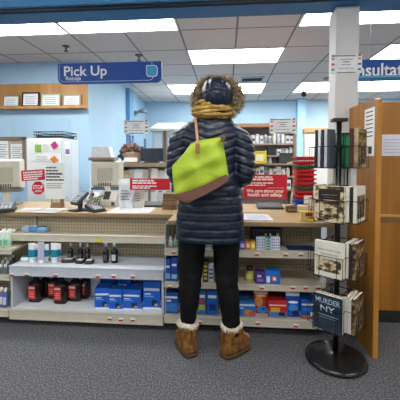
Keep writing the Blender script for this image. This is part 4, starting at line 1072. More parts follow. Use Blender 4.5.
for ri, (rn, z, hm) in enumerate(rows):
    x = x0+.04; i = 0
    while x < x1-.07 and i < 14:
        if ri == 1 and at(252, 150, Y=MY).x-.01 < x+.05 and x < at(276, 150, Y=MY).x: x = at(276, 150, Y=MY).x+.01; continue
        if ri == 2 and at(279, 150, Y=MY).x-.03 < x+.05: break
        w = rnd.uniform(.035, .06); h = hm*rnd.uniform(.72, .98)
        col = rnd.choice(['f2f3f5', 'e6e8ee', 'd8dde6', 'f4f4f0', 'c9ced8', '9aa0aa', 'e8e4da'])
        if ri >= 3: col = rnd.choice(['e6e8ee', 'c9ced8', '6a7080', '3a3e48', 'd8d0c2', 'f0f0f0'])
        la = 'on the '+rn+' shelf of the medicine rack, '+ORD[i]+' from the left'
        if rnd.random() < .35: pill_bottle(x+.024, z, h, MY+.03, col, 'white capped pill bottle '+la); x += .052
        else: small_pack(x, x+w, z, h, MY+.015+rnd.uniform(0, .03), col, rnd.choice(['8a93a4', '5a6478', 'a4889a', 'b0b8c4', '6a8aa0']), 'small pale carton '+la); x += w+.004
        i += 1
def bin_box(px0, px1, py0, zb, col, label, Y=MY+.0, depth=.2, paper=True, cat='bin', name='storage_bin', py1=None):
    X0, X1, _, Z1 = rectify(px0, px1, py0, py0+10, Y); w = X1-X0; h = Z1-zb; e = .006
    t = thing(name, label, cat, ((X0+X1)/2, Y+depth/2, zb))
    b = nb(); add_box(b, -w/2, w/2, -depth/2, depth/2, 0, e)
    add_box(b, -w/2, w/2, -depth/2, -depth/2+e, e, h*.92); add_box(b, -w/2, w/2, depth/2-e, depth/2, e, h)
    add_box(b, -w/2, -w/2+e, -depth/2+e, depth/2-e, e, h); add_box(b, w/2-e, w/2, -depth/2+e, depth/2-e, e, h)
    O('bin_body', b, M(col, .4), t, local=True)
    b = nb(); add_box(b, -w/2-.004, w/2+.004, -depth/2-.005, -depth/2+.004, h*.86, h*.96, .002); O('rim', b, M(col, .3), t, local=True)
    if paper:
        b = nb(); add_box(b, -w*.28, w*.28, -depth/2-.003, -depth/2-.0005, h*.2, h*.7); O('label_card', b, M('f0eecb', .7), t, local=True)
bin_box(253, 266.5, 150.5, mshelf[2], 'e6d62a', 'bright yellow plastic bin on the medicine rack', Y=MY-.06, depth=.2)
bin_box(268, 275, 147, mshelf[1], '1c2430', 'tall dark blue bin on the medicine rack beside the yellow bin', depth=.18, paper=False)
bin_box(279.5, 293, 152.5, mshelf[2], '3a3e44', 'wide dark grey bin at the right end of the medicine rack', depth=.18, paper=False)
# cream curved rail beside rack (roll of paper)
x0, x1, z0, z1 = rectify(291, 296.5, 164, 206, 3.02)
b = nb(); pts = []
for k in range(11):
    u = k/10; pts.append((x0+.0+.03*math.sin(u*1.6), 3.0, CTZ+(z1-CTZ)*u))
add_tube(b, pts+[(x0-.0, 3.0, z1+.012), (x0-.04, 3.0, z1+.0)], .012, 10); add_lathe(b, [(.04, 0), (.04, .008), (.014, .012)], (x0, 3.0, CTZ))
tag(O('curved_stand', b, M('d9cfae', .5), smooth=True), 'slim cream curved stand on the counter just left of the red baskets', 'stand')
# stack of baskets
def basket(i, zb, h, col, label, X0, X1, Y, depth=.16):
    w = X1-X0
    t = thing('plastic_basket', label, 'basket', ((X0+X1)/2, Y+depth/2, zb), 0, 'plastic baskets stacked on the right counter')
    m = M(col, .35)
    b = nb(); s = .84
    def r4(k, z, ins=0): return [(sx*(w/2*k-ins), sy*(depth/2*k-ins), z) for sx, sy in ((-1, -1), (1, -1), (1, 1), (-1, 1))]
    add_loft(b, [r4(s, .002), r4(1, h*.99), r4(1, h*.99, .005), r4(s, .006, .005)]); O('basket_body', b, m, t, local=True)
    b = nb()
    for (a, c, d, e) in ((-w/2-.008, w/2+.008, -depth/2-.012, -depth/2+.002), (-w/2-.008, w/2+.008, depth/2-.002, depth/2+.008), (-w/2-.008, -w/2+.002, -depth/2, depth/2), (w/2-.002, w/2+.008, -depth/2, depth/2)):
        add_box(b, a, c, d, e, h*.6, h*.98, .003)
    O('rim', b, m, t, local=True)
    b = nb()
    for k in range(7):
        x = -w*.4+k*w*.8/6; add_box(b, x-.004, x+.004, -depth/2-.004, -depth/2+.006, h*.1, h*.8)
    add_box(b, -w*.15, w*.15, -depth/2-.012, -depth/2-.003, h*.5, h*.75, .002)
    O('ribs', b, m, t, local=True)
    return t, w, depth
BYB = 2.86
x0, x1, _, ztop = rectify(296.5, 315.5, 156.5, 200, BYB)
seq = ['1a54b4', '1a54b4', 'c41b22', 'c41b22', '2f5a3c', 'c41b22', 'c41b22', 'c41b22', 'c41b22', '2f5a3c', 'c41b22', 'c41b22']
n = len(seq); hs = (ztop-CTZ)/(n)
names = {'1a54b4': 'blue', 'c41b22': 'red', '2f5a3c': 'dark green'}
for i, c in enumerate(seq):
    pos = 'lowest of all' if i == 0 else ('topmost of all' if i == n-1 else ORD[i]+' from the bottom')
    t, w, d = basket(i, CTZ+i*hs, hs, c, names[c]+' plastic basket in the tall stack behind the book rack, '+pos, x0, x1, BYB)
    if i in (1, 2):
        b = nb(); add_box(b, -w*.12, w*.32, -d/2-.016, -d/2-.0125, hs*.05, hs*.95); O('label_card', b, PAPER, t, local=True, label='white label card')
# candy / small cartons on counter near rack
def cc(px0, px1, py0, py1, col, prints, label, Y, zb=CTZ, d=.07, rz=0.):
    carton('candy_box', px0, px1, py0, py1, zb, d, col, prints, label, 'box', Y=Y, rz=rz)
cc(301, 316, 212, 221, 'd8c24a', [(.55, .95, .1, .5, 'e6d24a'), (.3, .95, .55, .9, 'a82c34'), (.02, .28, .1, .9, 'd6bfa2')], 'small yellow and red box on the right counter before the blue baskets', 2.225)
cc(299, 308, 206, 212, 'd9c6a4', [(.1, .9, .3, .6, 'a88a5a')], 'small cream box on the right counter under the blue baskets', 2.48)
cc(287, 298, 206.5, 211, '5a4634', [(.1, .9, .3, .6, '8a7250')], 'low brown box on the right counter beside the screen foot', 2.6)
cc(309, 321, 205.5, 212, 'c8b698', [(.1, .9, .3, .6, '7a3c34')], 'small tan box on the right counter behind the book rack', 2.5)
# back-room wood rail and grey counter at right
x0, x1, z0, z1 = rectify(305, 345, 128, 132.5, 7.3)
t = thing('back_cupboard', 'pale grey cupboard with wood rail far behind, left of the pillar', 'cupboard', ((x0+x1)/2, 7.45, 0))
b = nb(); add_box(b, x0, x1+.6, 7.32, 7.59, 0, z0, .01); O('cupboard_body', b, M('c2c3bd', .6), t)
b = nb(); add_box(b, x0-.02, x1+.62, 7.28, 7.59, z0, z1, .008); O('wood_rail', b, M('b48a58', .5), t)
b = nb(); add_box(b, x0+.08, x1-.02, 7.305, 7.32, .1, z0-.08, .008); O('door', b, M('cccdc8', .6), t)

# ------------------------------------------------------------------ partition beside the rack
qa = at(367, 358.5, Z=0); QX0, QX1, QY0, QY1 = qa.x+.03, qa.x+.062, qa.y, 2.39
t = thing('partition_panel', 'brown wooden partition panel standing right of the book rack', 'partition', ((QX0+QX1)/2, (QY0+QY1)/2, 0))
b = nb(); r = .05; z1 = 1.57; pts = [(QX0, QY0, 0), (QX0, QY1, 0)]
pts += [(QX0, QY1, z1)]
for k in range(6):
    th = R(90+90*k/5); pts.append((QX0, QY0+r+r*math.cos(th), z1-r+r*math.sin(th)))
add_prism(b, pts, (QX1-QX0, 0, 0)); O('panel', b, woodd, t)
b = nb(); add_box(b, QX0+.001, QX1-.001, QY0-.003, QY0, 0.002, z1-.05, .001); O('edge_band', b, ramp_mat('edge_wood', [(.3, '9c6420'), (.7, 'c48a3c')], 8, .4, (1, 1, .2)), t)
# notice in holder on the partition's left face
p0 = at(364.8, 110, X=QX0-.003); p1 = at(373.6, 156, X=QX0-.003)
ya, yb = sorted((p0.y, p1.y)); za, zb = p1.z, p0.z
t = thing('partition_notice', 'white notice with printed lines on the side of the wooden partition', 'notice', (QX0-.002, (ya+yb)/2, za))
b = nb(); add_box(b, QX0-.003, QX0-.0005, ya, yb, za, zb); O('sheet', b, PAPER, t)
b = nb()
for k in range(7):
    f = .93-k*.06*1.4; add_box(b, QX0-.0045, QX0-.003, ya+(yb-ya)*.15, yb-(yb-ya)*.15, za+(zb-za)*(f-.02), za+(zb-za)*f)
O('writing', b, INK, t)
b = nb(); add_box(b, QX0-.0045, QX0-.003, ya+(yb-ya)*.2, yb-(yb-ya)*.45, za+(zb-za)*.05, za+(zb-za)*.2)
O('print_block', b, INK, t)
t = thing('acrylic_holder', 'clear curved acrylic holder at the top of the wooden partition', 'holder', (QX0-.01, ya, za))
b = nb(); pts = [(QX0-.0005, ya-.01, zb+.006), (QX0-.0005, yb+.01, zb+.006)]
for k in range(9):
    th = R(0+180*k/8); pts.append((QX0-.0005, (ya+yb)/2+(yb-ya+.02)/2*math.cos(th), zb+.02+.03*math.sin(th)))
add_prism(b, pts, (-.003, 0, 0)); O('pane', b, CLEAR, t)
x0, x1, z0, z1 = rectify(381, 412, 134.5, 156, BY)
t = thing('wall_notice', 'white paper taped to the wooden booth wall at right edge', 'notice', ((x0+x1)/2, BY-.001, z0))
b = nb(); add_box(b, x0, x1, BY-.003, BY-.0005, z0, z1); O('sheet', b, M('e4e4ee', .7, var=.02), t)
b = nb()
for k in range(5): rect(b, (x0, BY-.003, z0), EX, EZ, .02, (x1-x0)*(.8-.1*(k % 2)), (z1-z0)*(.15+.15*k), (z1-z0)*(.18+.15*k), .0006)
O('writing', b, M('b4b6c4', .8), t)

# ------------------------------------------------------------------ book rack
pb = at(335.5, 360, Z=0); RKX, RKY = pb.x, pb.y
RA = R(-39)
rk = thing('book_rack', 'black wire spinner book rack on a round base at the right end of the counter', 'book rack', (RKX, RKY, 0))
b = nb(); add_lathe(b, [(.162, 0), (.173, .006), (.175, .016), (.167, .028), (.15, .032), (.05, .037), (.03, .042)], n=56); O('base', b, M('1d1e1f', .22, var=.25, scale=14), rk, local=True, smooth=True)
zt = at(338, 118.5, Y=RKY).z
b = nb(); add_tube(b, [(0, 0, .035), (0, 0, zt-.02)], .016, 14); O('pole', b, DKMETAL, rk, local=True, smooth=True)
b = nb(); add_box(b, -.042, .042, -.03, .03, zt-.02, zt, .004); O('top_plate', b, BLACK, rk, local=True)
TIER = [(1.155, 1.35), (.85, 1.047), (.535, .73), (.225, .43)]
WB, DB = .165, .085       # pocket width and depth
PO = .055                 # distance of pocket back from the pole
def pocket_matrix(ang): return Matrix.Rotation(ang, 4, 'Z')
for ti, (za, zb) in enumerate(TIER):
    for k in range(4):
        b = nb(); mt = pocket_matrix(RA+k*math.pi/2)
        y0, y1 = -PO, -PO-DB; zf = za+(zb-za)*.62
        for z in (za, zf):
            add_tube(b, [(-WB/2, y0, z), (WB/2, y0, z), (WB/2, y1, z), (-WB/2, y1, z)], .002, 6, closed=True)
        for x in (-WB*.3, WB*.3):
            add_tube(b, [(x, y0, zb), (x, y0, za), (x, y1, za), (x, y1, zf)], .0017, 6)
        for x in (-WB/2, WB/2):
            add_tube(b, [(x, y0, zb), (x, y0, za), (x, y1, za), (x, y1, zf)], .0017, 6)
        add_tube(b, [(-WB/2, y0, zb), (WB/2, y0, zb)], .003, 6)
        add_tube(b, [(0, -.01, za+.01), (0, y0, za)], .004, 6); add_tube(b, [(0, -.01, zf+.01), (0, y0, zf)], .004, 6)
        b.transform(mt); O('wire_pocket', b, DKMETAL, rk, local=True)
sepia = ramp_mat('sepia_photo', [(.38, '2e2218'), (.47, '6b5238'), (.53, 'c9b48c'), (.66, 'e6d9ba')], 26, .4, (1, 1, 1.6))
sepia2 = ramp_mat('sepia_photo_dark', [(.4, '1c1712'), (.52, '5a452e'), (.66, 'b89a68')], 30, .4, (1, 1, 1.3))
CREAM = M('e2e0d2', .45, var=.04); PAGES = M('e9e2d0', .8, var=.08, scale=200)
def book(ti, side, off, w, h, th, cover, label, art=None, texts=(), dx=0., lean=0., turn=0., cat='book', dz=0.):
    """a paperback standing in a pocket; side = pocket index, off = distance from pocket back"""
    za = TIER[ti][0]+.0035+dz
    ang = RA+side*math.pi/2
    c = Vector((RKX, RKY, za)) + Matrix.Rotation(ang, 3, 'Z') @ Vector((dx, -PO-.004-off, 0))
    t = thing('paperback_book', label, cat, c, ang+turn, 'paperbacks in the wire book rack')
    e = .0015
    b = nb(); add_box(b, -w/2, w/2, -th, -th+e, 0, h); add_box(b, -w/2, w/2, -e, 0, 0, h); add_box(b, -w/2, -w/2+e, -th+e, -e, 0, h)
    O('cover', b, cover, t, local=True)
    b = nb(); add_box(b, -w/2+e, w/2-.003, -th+e, -e, .003, h-.003); O('pages', b, PAGES, t, local=True)
    for (u0, u1, v0, v1, m) in (art or ()):
        b = nb(); rect(b, (-w/2, -th, 0), EX, EZ, u0*w, u1*w, v0*h, v1*h, .0006); O('cover_art', b, m, t, local=True)
    for (s, u, v, ww, hh, m) in texts:
        b = nb(); text_fit(s, (-w/2+u*w, -th-.0007, v*h), EX, EZ, ww*w, hh*h if hh else None, .015, b, .0005); O('title', b, m, t, local=True)
    return t
GREYT = M('8a8a80', .6); NAVY = M('1d2b3a', .4, var=.2, scale=20)
# lowest tier
book(3, 0, .05, .165, 0.205, .022, NAVY, 'dark blue paperback titled Murder NY facing front in the lowest pocket', [(.0, 1., .0, .35, M('2a3846', .4, var=.4, scale=40)), (.15, .85, .42, .44, M('93a7b6', .5)), (.22, .78, .36, .375, M('7a8d9c', .5))],
     [('MURDER', .5, .83, .84, .15, M('a9c2d4', .5)), ('NY', .5, .62, .5, .15, M('c9dbe8', .5))])
book(3, 0, .022, .155, 0.2, .022, M('b9b2a0', .5), 'pale paperback behind the dark blue Murder NY book in the lowest pocket')
book(3, 1, .052, .155, 0.2, .016, sepia2, 'sepia covered paperback, outermost of the right lowest pocket', [(.05, .95, .05, .95, sepia2)])
book(3, 1, .034, .155, 0.195, .016, M('d8d6d0', .5), 'pale paperback, second in the right lowest pocket')
book(3, 1, .014, .155, 0.2, .018, M('cfccc2', .5), 'pale paperback, innermost of the right lowest pocket')
# third tier
book(2, 0, .045, .16, 0.2, .024, CREAM, 'cream paperback titled New York City facing front in the third pocket', [(.06, .94, .14, .5, sepia), (0, 1, .52, .54, M('b9b6a4', .5))],
     [('New York City', .52, .76, .8, .075, GREYT), ('Downtown', .52, .65, .6, .055, GREYT)])
book(2, 0, .02, .155, 0.19, .022, M('5c5a54', .5), 'dark grey paperback behind the cream New York City book')
book(2, 1, .052, .155, 0.2, .016, sepia2, 'brown photo paperback, outermost of the right third pocket', [(.05, .95, .05, .8, sepia2)])
book(2, 1, .034, .155, 0.195, .016, M('2c2824', .5), 'black spined paperback, second in the right third pocket')
book(2, 1, .014, .155, 0.2, .018, M('e6e2d6', .5), 'cream paperback, innermost of the right third pocket')
# second tier
book(1, 0, .05, .16, 0.2, .022, sepia, 'cream and brown photo paperback facing front in the second pocket', [(.03, .97, .05, .48, sepia), (.12, .88, .62, .92, M('26221e', .5, var=.3)), (.03, .97, .5, .6, sepia2), (.22, .76, .74, .77, M('b9ae98', .5)), (.3, .66, .68, .7, M('b9ae98', .5))])
book(1, 0, .024, .155, 0.2, .02, CREAM, 'cream paperback behind the brown photo book in the second pocket')
book(1, 3, .04, .15, 0.195, .02, sepia, 'sepia paperback in the left pocket of the second tier', [(.05, .95, .05, .95, sepia)])
book(1, 1, .052, .155, 0.2, .016, CREAM, 'cream paperback with brown photo, outermost of the right second pocket', [(.08, .92, .1, .75, sepia2)])
book(1, 1, .034, .155, 0.195, .016, M('2a2520', .5), 'black spined paperback, second in the right second pocket')
book(1, 1, .014, .155, 0.2, .016, M('efece4', .5), 'white paperback, innermost of the right second pocket')
for i, (c, dx) in enumerate([('e6e8ec', -.05), ('1d2126', -.027), ('d4d8dc', -.003), ('24272c', .02), ('e2e4e8', .043)]):
    book(1, 2, .052, .05, 0.3, .017, M(c, .4), ('white' if c > 'a' else 'black')+' tall booklet seen edge-on behind the pole, '+ORD[i]+' from the right', dx=dx, turn=R(70))
# top tier
for i, (c, dx) in enumerate([('2a2d33', -.088), ('e4e6ea', -.070), ('33363d', -.052), ('c9cdd6', -.034), ('4a4d55', -.016)]):
    book(0, 0, .03, .05, .215, .015, M(c, .35), ('white' if c in ('c9cdd6', 'e4e6ea') else 'dark grey')+' booklet standing edge-on in the top front pocket, '+ORD[i]+' from the left', dx=dx, turn=R(78))
book(0, 1, .05, .15, .215, .02, ramp_mat('tan_cover', [(.4, '6f5f44'), (.6, 'b4a07a')], 20), 'tan brown paperback facing right in the top pocket', [(.06, .94, .08, .9, sepia2)])
book(0, 1, .026, .15, .215, .022, M('4a1c1a', .4), 'maroon paperback in the top right pocket')
book(0, 2, .03, .15, .2, .02, M('2a8a5a', .4), 'green paperback in the back right pocket of the top tier', [(.05, .95, .1, .9, M('3aa870', .4))], turn=math.pi)
book(0, 3, .03, .15, .2, .02, M('e4e4e2', .5), 'white paperback in the left pocket of the top tier')

# ------------------------------------------------------------------ the person
PYC = 1.95                                         # depth of the body axis
pc = at(210, 250, Y=PYC)
PXC = pc.x
per = thing('person', 'person seen from behind in navy puffer coat with fur hood, standing at the counter', 'person', (PXC, PYC, 0))
def PX(px, py=200): return at(px, py, Y=PYC).x-PXC
def PZ(py, px=210): return at(px, py, Y=PYC).z
def interp(tab, z):
    if z <= tab[0][0]: return tab[0][1:]
    for a, c in zip(tab, tab[1:]):
        if a[0] <= z <= c[0]:
            u = (z-a[0])/(c[0]-a[0]); u = u*u*(3-2*u)
            return tuple(p+(q-p)*u for p, q in zip(a[1:], c[1:]))
    return tab[-1][1:]
HX, HZ = PX(216.5), PZ(93)
# --- body: one continuous skinned figure
legs = {}
for s, cols in ((-1, [(240, 178, 206), (262, 178, 204), (280, 179, 201.5), (300, 180, 199.5), (315, 180.5, 196.5), (327, 181, 195)]),
                (1, [(240, 212.5, 240), (262, 213.5, 239), (280, 215.5, 238), (300, 219, 239.5), (315, 221.5, 240), (327, 223, 240)])):
    legs[s] = [(PZ(y), (PX(a, y)+PX(c, y))/2, (PX(c, y)-PX(a, y))/2) for y, a, c in cols]
vs = []; es = []; rad = []
def V(p, r, link=None):
    vs.append(p); rad.append(r); i = len(vs)-1
    if link is not None: es.append((link, i))
    return i
pel = V((.0, 0, .86), .09)
wa = V((0, 0, 1.0), .11, pel); ch = V((0, 0, 1.22), .12, wa); nk0 = V((.01, 0, 1.40), .07, ch); nk = V((.03, .01, 1.47), .05, nk0)
hd = V((HX, .03, HZ-.04), .085, nk); hd2 = V((HX, .03, HZ+.04), .08, hd)
SHO = {}
for s in (-1, 1):
    a = V((s*.15, 0, 1.345), .05, nk0); e = V((s*.205, -.02, 1.10), .04, a); wv = V((s*.12, .22, 1.03), .028, e); hv = V((s*.10, .28, 1.02), .026, wv)
    l = legs[s]; k = pel
    h0 = V((l[0][1]*.85, 0, .74), .06, pel); k = h0
    for z, x, hw in l[2:]: k = V((x, .0, z), hw*.8, k)
    k = V((l[-1][1], .0, .08), .035, k); V((l[-1][1]+s*.02, .09, .05), .03, k)
me = bpy.data.meshes.new('body'); me.from_pydata(vs, es, []); bo = bpy.data.objects.new('body', me); COL.objects.link(bo)
sk = bo.modifiers.new('skin', 'SKIN'); sub = bo.modifiers.new('sub', 'SUBSURF'); sub.levels = sub.render_levels = 2
for i, v in enumerate(me.skin_vertices[0].data):
    v.radius = (rad[i], rad[i]); v.use_root = (i == 0)
dg = bpy.context.evaluated_depsgraph_get()
m2 = bpy.data.meshes.new_from_object(bo.evaluated_get(dg)); bpy.data.objects.remove(bo)
bm = nb(); bm.from_mesh(m2)
SKIN = M('d9a98c', .5)
# nose, fingers (rooted in the palm) join the same body mesh
add_ball(bm, (HX, .125, HZ-.02), (.014, .02, .022), 10, 8)
for s in (-1, 1):
    for k in range(4):
        x = s*(.10+(.018-.012*k)*1); L_ = (.05, .06, .055, .042)[k]
        add_tube(bm, [(x, .29, 1.022), (x, .29+L_*.6, 1.02), (x, .29+L_*.95, 1.0), (x, .29+L_, .985)], [.0095, .009, .008, .006], 8)
    add_tube(bm, [(s*.08, .265, 1.02), (s*.06, .29, 1.005), (s*.06, .31, .99)], [.011, .01, .008], 8)
body = O('body', bm, SKIN, per, local=True, smooth=True)
for s in (-1, 1):
    b = nb(); add_ball(b, (HX+s*.03, .108, HZ+.01), .011, 10, 8); O('eye', b, M('1e1a18', .2), per, local=True, smooth=True)
b = nb(); add_ball(b, (HX, .115, HZ-.062), (.02, .008, .007), 10, 6); O('mouth', b, M('a8564c', .5), per, local=True, smooth=True)
b = nb(); add_ball(b, (HX, .02, HZ-.012), (.09, .085, .1), 20, 14)
O('hair', b, M('4a3222', .7, bump=.4), per, local=True, smooth=True)
# --- leggings
b = nb(); n = 28
for s in (-1, 1):
    rings = []
    tab = [(z, x, hw) for z, x, hw in legs[s]][::-1]
    top = tab[-1]
    tab.append((.80, top[1]*.92, top[2]*1.05))
    for i in range(40):
        z = tab[0][0]-.03+(tab[-1][0]-tab[0][0]+.03)*i/39
        x, hw = interp(tab, z)
        calf = .018*math.exp(-((z-.34)/.09)**2); kn = .0
        dep = hw*1.08
        wr = .002*math.sin(z*95+s)*(math.exp(-((z-.44)/.07)**2)+math.exp(-((z-.2)/.05)**2)+.25)
        rings.append([(x+(hw+wr)*math.cos(2*math.pi*k/n), -calf+.01*(z > .5)+(dep+wr)*math.sin(2*math.pi*k/n), z) for k in range(n)])
    add_loft(b, rings)
add_loft(b, [[(.155*m_*math.cos(2*math.pi*k/n), .12*m_*math.sin(2*math.pi*k/n), z) for k in range(n)] for z, m_ in ((.69, .25), (.70, .6), (.73, .9), (.80, 1.), (.9, .95), (.95, .9))])
O('leggings', b, M('08080a', .75, var=.2, scale=20, spec=.25), per, local=True, smooth=True)
# --- coat
coatm = M('121b31', .36, var=.25, scale=18, bump=.3, bscale=60, spec=.5)
zh, z1_ = PZ(238), PZ(117)
T = []
for y, a, c, d in [(238, 175.5, 245, .155), (222, 176, 244.5, .155), (205, 178, 243, .15), (190, 181, 241, .145), (175, 184, 238.5, .14), (160, 184.5, 237.5, .135), (148, 182, 239.5, .13), (138, 178.5, 243, .125), (131, 178.5, 243, .115), (126, 183, 239.5, .10), (121, 190, 233, .088), (116.5, 198, 227, .075), (110, 201, 225, .07)]:
    T.append((PZ(y), (PX(a, y)+PX(c, y))/2, (PX(c, y)-PX(a, y))/2, d))
b = nb(); NR, NA = 70, 72; rings = []
ztop = T[-1][0]
for i in range(NR):
    z = zh+(ztop-zh)*i/(NR-1)
    x, hw, d = interp(T, z)
    ring = []
    for k in range(NA):
        a = 2*math.pi*k/NA
        cx = math.copysign(abs(math.cos(a))**.82, math.cos(a)); cy = math.copysign(abs(math.sin(a))**.82, math.sin(a))
        ring.append((x+(hw-.004)*cx, (d-.004)*cy, z))
    rings.append(ring)
# fold the hem under
last = rings[0]; cxm = sum(p[0] for p in last)/NA
hem = [((p[0]-cxm)*.93+cxm, p[1]*.93, zh-.004) for p in last]; hem2 = [((p[0]-cxm)*.86+cxm, p[1]*.86, zh+.03) for p in last]
add_loft(b, [hem2, hem]+rings)
# sleeves
def catmull(P, n):
    out = []
    for i in range(len(P)-1):
        p0, p1, p2, p3 = P[max(i-1, 0)], P[i], P[i+1], P[min(i+2, len(P)-1)]
        for j in range(n):
            u = j/n
            out.append(tuple(.5*((2*p1[k])+(-p0[k]+p2[k])*u+(2*p0[k]-5*p1[k]+4*p2[k]-p3[k])*u*u+(-p0[k]+3*p1[k]-3*p2[k]+p3[k])*u**3) for k in range(len(p1))))
    out.append(P[-1]); return out
for s in (-1, 1):
    xo = PX(168, 170) if s < 0 else PX(254, 170)
    P = [(xo*.50, .0, PZ(136), .055), (xo*.66, -.005, PZ(141), .072), (xo-s*.066, -.012, PZ(152), .068), (xo-s*.060, -.025, PZ(165), .064), (xo-s*.064, -.03, PZ(175), .060), (xo-s*.075, .02, PZ(178), .058), (s*.15, .13, PZ(178), .054), (s*.12, .215, PZ(178), .046)]
    pts = catmull(P, 8)
    add_tube(b, [p[:3] for p in pts], [p[3] for p in pts], 28)
bmesh.ops.recalc_face_normals(b, faces=b.faces[:])
tm = bpy.data.meshes.new('tmp'); b.to_mesh(tm); b.free(); to = bpy.data.objects.new('tmp', tm); COL.objects.link(to)
md = to.modifiers.new('r', 'REMESH'); md.mode = 'VOXEL'; md.voxel_size = .0058
md = to.modifiers.new('s', 'SMOOTH'); md.factor = .5; md.iterations = 9
tm2 = bpy.data.meshes.new_from_object(to.evaluated_get(bpy.context.evaluated_depsgraph_get())); bpy.data.objects.remove(to)
b = nb(); b.from_mesh(tm2); b.normal_update()
from mathutils import noise as MN
disp = []
for v in b.verts:
    p = v.co; ax = abs(p.x); up = min(1., max(0., (p.z-1.0)/.15))
    sv = p.z-.40*min(ax, .15)*up+.35*max(0, ax-.15)*up+.9*max(0, p.y-.12)
    per_ = .05 if p.z > 1.0 else .058
    ph = (sv/.047) % 1.; dist = min(ph, 1-ph)*.047
    g = -(.0068 if p.z > .98 else .0050)*math.exp(-(dist/.0066)**2)+.002
    w1 = MN.noise(Vector((p.x*14, p.y*14, p.z*30)))*.004+MN.noise(Vector((p.x*40+9, p.y*40, p.z*55)))*.0022
    disp.append(v.normal*(g+w1))
for v, q in zip(b.verts, disp): v.co += q
O('coat', b, coatm, per, local=True, smooth=True)
# --- hood (raised) and its fur
b = nb(); rings = []; hr = (.10, .13, .115); hc = Vector((HX, -.01, PZ(97.5)))
for i in range(36):
    th = math.pi*(i+.15)/36*.62                      # from the back pole towards the face
    ring = []
    for k in range(64):
        ph = 2*math.pi*k/64
        xx = math.sin(th)*math.cos(ph); zz_ = math.sin(th)*math.sin(ph)
        q = 1-.05*math.exp(-((abs(xx)-.42)/.06)**2)-.045*math.exp(-((zz_-.12+.25*xx*xx)/.05)**2)+.02*MN.noise(Vector((xx*5, zz_*5, th)))
        ring.append((hc.x+hr[0]*math.sin(th)*math.cos(ph)*q, hc.y-hr[1]*math.cos(th)*q, hc.z+hr[2]*math.sin(th)*math.sin(ph)*q))
    rings.append(ring)
add_loft(b, rings, cap=False); bmesh.ops.holes_fill(b, edges=[e for e in b.edges if e.is_boundary and all(abs(v.co.y-(hc.y-hr[1])) < .02 for v in e.verts)])
o = O('hood', b, coatm, per, local=True, smooth=True)
sd = o.modifiers.new('solid', 'SOLIDIFY'); sd.thickness = .008; sd.offset = -1
furm = ramp_mat('fur', [(.32, '4a3e30'), (.44, '9a886c'), (.56, 'c4b290'), (.72, 'e6d9bc')], 60, .8)
def fur(b, path_fn, n, r0, ln, wd, rnd, spread=1., dirfn=None):
    for k in range(n):
        u = rnd.random()*2*math.pi; w_ = rnd.random()*2*math.pi
        c, N1, N2 = path_fn(u)
        d = N1*math.cos(w_)+N2*math.sin(w_)
        p = c+d*r0
        dr = (d+Vector((rnd.gauss(0, .35), rnd.gauss(0, .35), rnd.gauss(0, .35)))*spread).normalized()
        if dirfn: dr = (dr+dirfn(u)).normalized()
        L_ = ln*rnd.uniform(.55, 1.15); t_ = dr.orthogonal().normalized(); u_ = dr.cross(t_)
        bend = Vector((rnd.gauss(0, .1), rnd.gauss(0, .1), rnd.gauss(-.12, .1)))*L_
        mid = p+dr*L_*.55+bend*.3; tip = p+dr*L_+bend
        A = [b.verts.new(p+(t_*math.cos(a)+u_*math.sin(a))*wd) for a in (0, 2.1, 4.2)]
        B = [b.verts.new(mid+(t_*math.cos(a)+u_*math.sin(a))*wd*.7) for a in (0, 2.1, 4.2)]
        T_ = b.verts.new(tip)
        for i in range(3):
            b.faces.new((A[i], A[(i+1) % 3], B[(i+1) % 3], B[i])); b.faces.new((B[i], B[(i+1) % 3], T_))
frc = Vector((HX+.002, .0, PZ(98.5)))
def hoodpath(u):
    c = frc+Vector((math.cos(u)*.118, .02*math.sin(u), math.sin(u)*.104))
    N1 = Vector((math.cos(u), 0, math.sin(u))); return c, N1, Vector((0, 1, 0))
b = nb(); add_tube(b, [hoodpath(k*math.pi/24)[0] for k in range(48)], .018, 10, closed=True)
fur(b, hoodpath, 4200, .012, .05, .0034, random.Random(3), 1., lambda u: Vector((math.cos(u)*.25, -.25, math.sin(u)*.1)))
fo = O('fur_trim', b, furm, per, local=True)
# --- scarf
scm = ramp_mat('scarf_knit', [(.35, '8a6a2c'), (.5, 'b08c44'), (.7, 'cfae68')], 40, .85, (1, 1, 4), bump=.5)
b = nb(); sx = PX(212.5)
for i in range(8):
    z = PZ(118.5)+(PZ(106)-PZ(118.5))*i/7
    bul = math.sin(math.pi*(i+.8)/8.6); rx = .088+.03*bul; ry = .082+.026*bul; pts = []; rs = []
    for k in range(72):
        a = 2*math.pi*k/72
        wv = .006*math.sin(a*2+i*.9)+.008*math.cos(a+i*2.1)
        pts.append((sx+(rx+.003*math.sin(a*5+i*2))*math.cos(a), -.005+(ry+.003*math.cos(a*4+i))*math.sin(a), z+wv))
        rs.append(.0115+.0025*math.sin(a*6+i*2))
    add_tube(b, pts, rs, 10, closed=True)
O('scarf', b, scm, per, local=True, smooth=True)
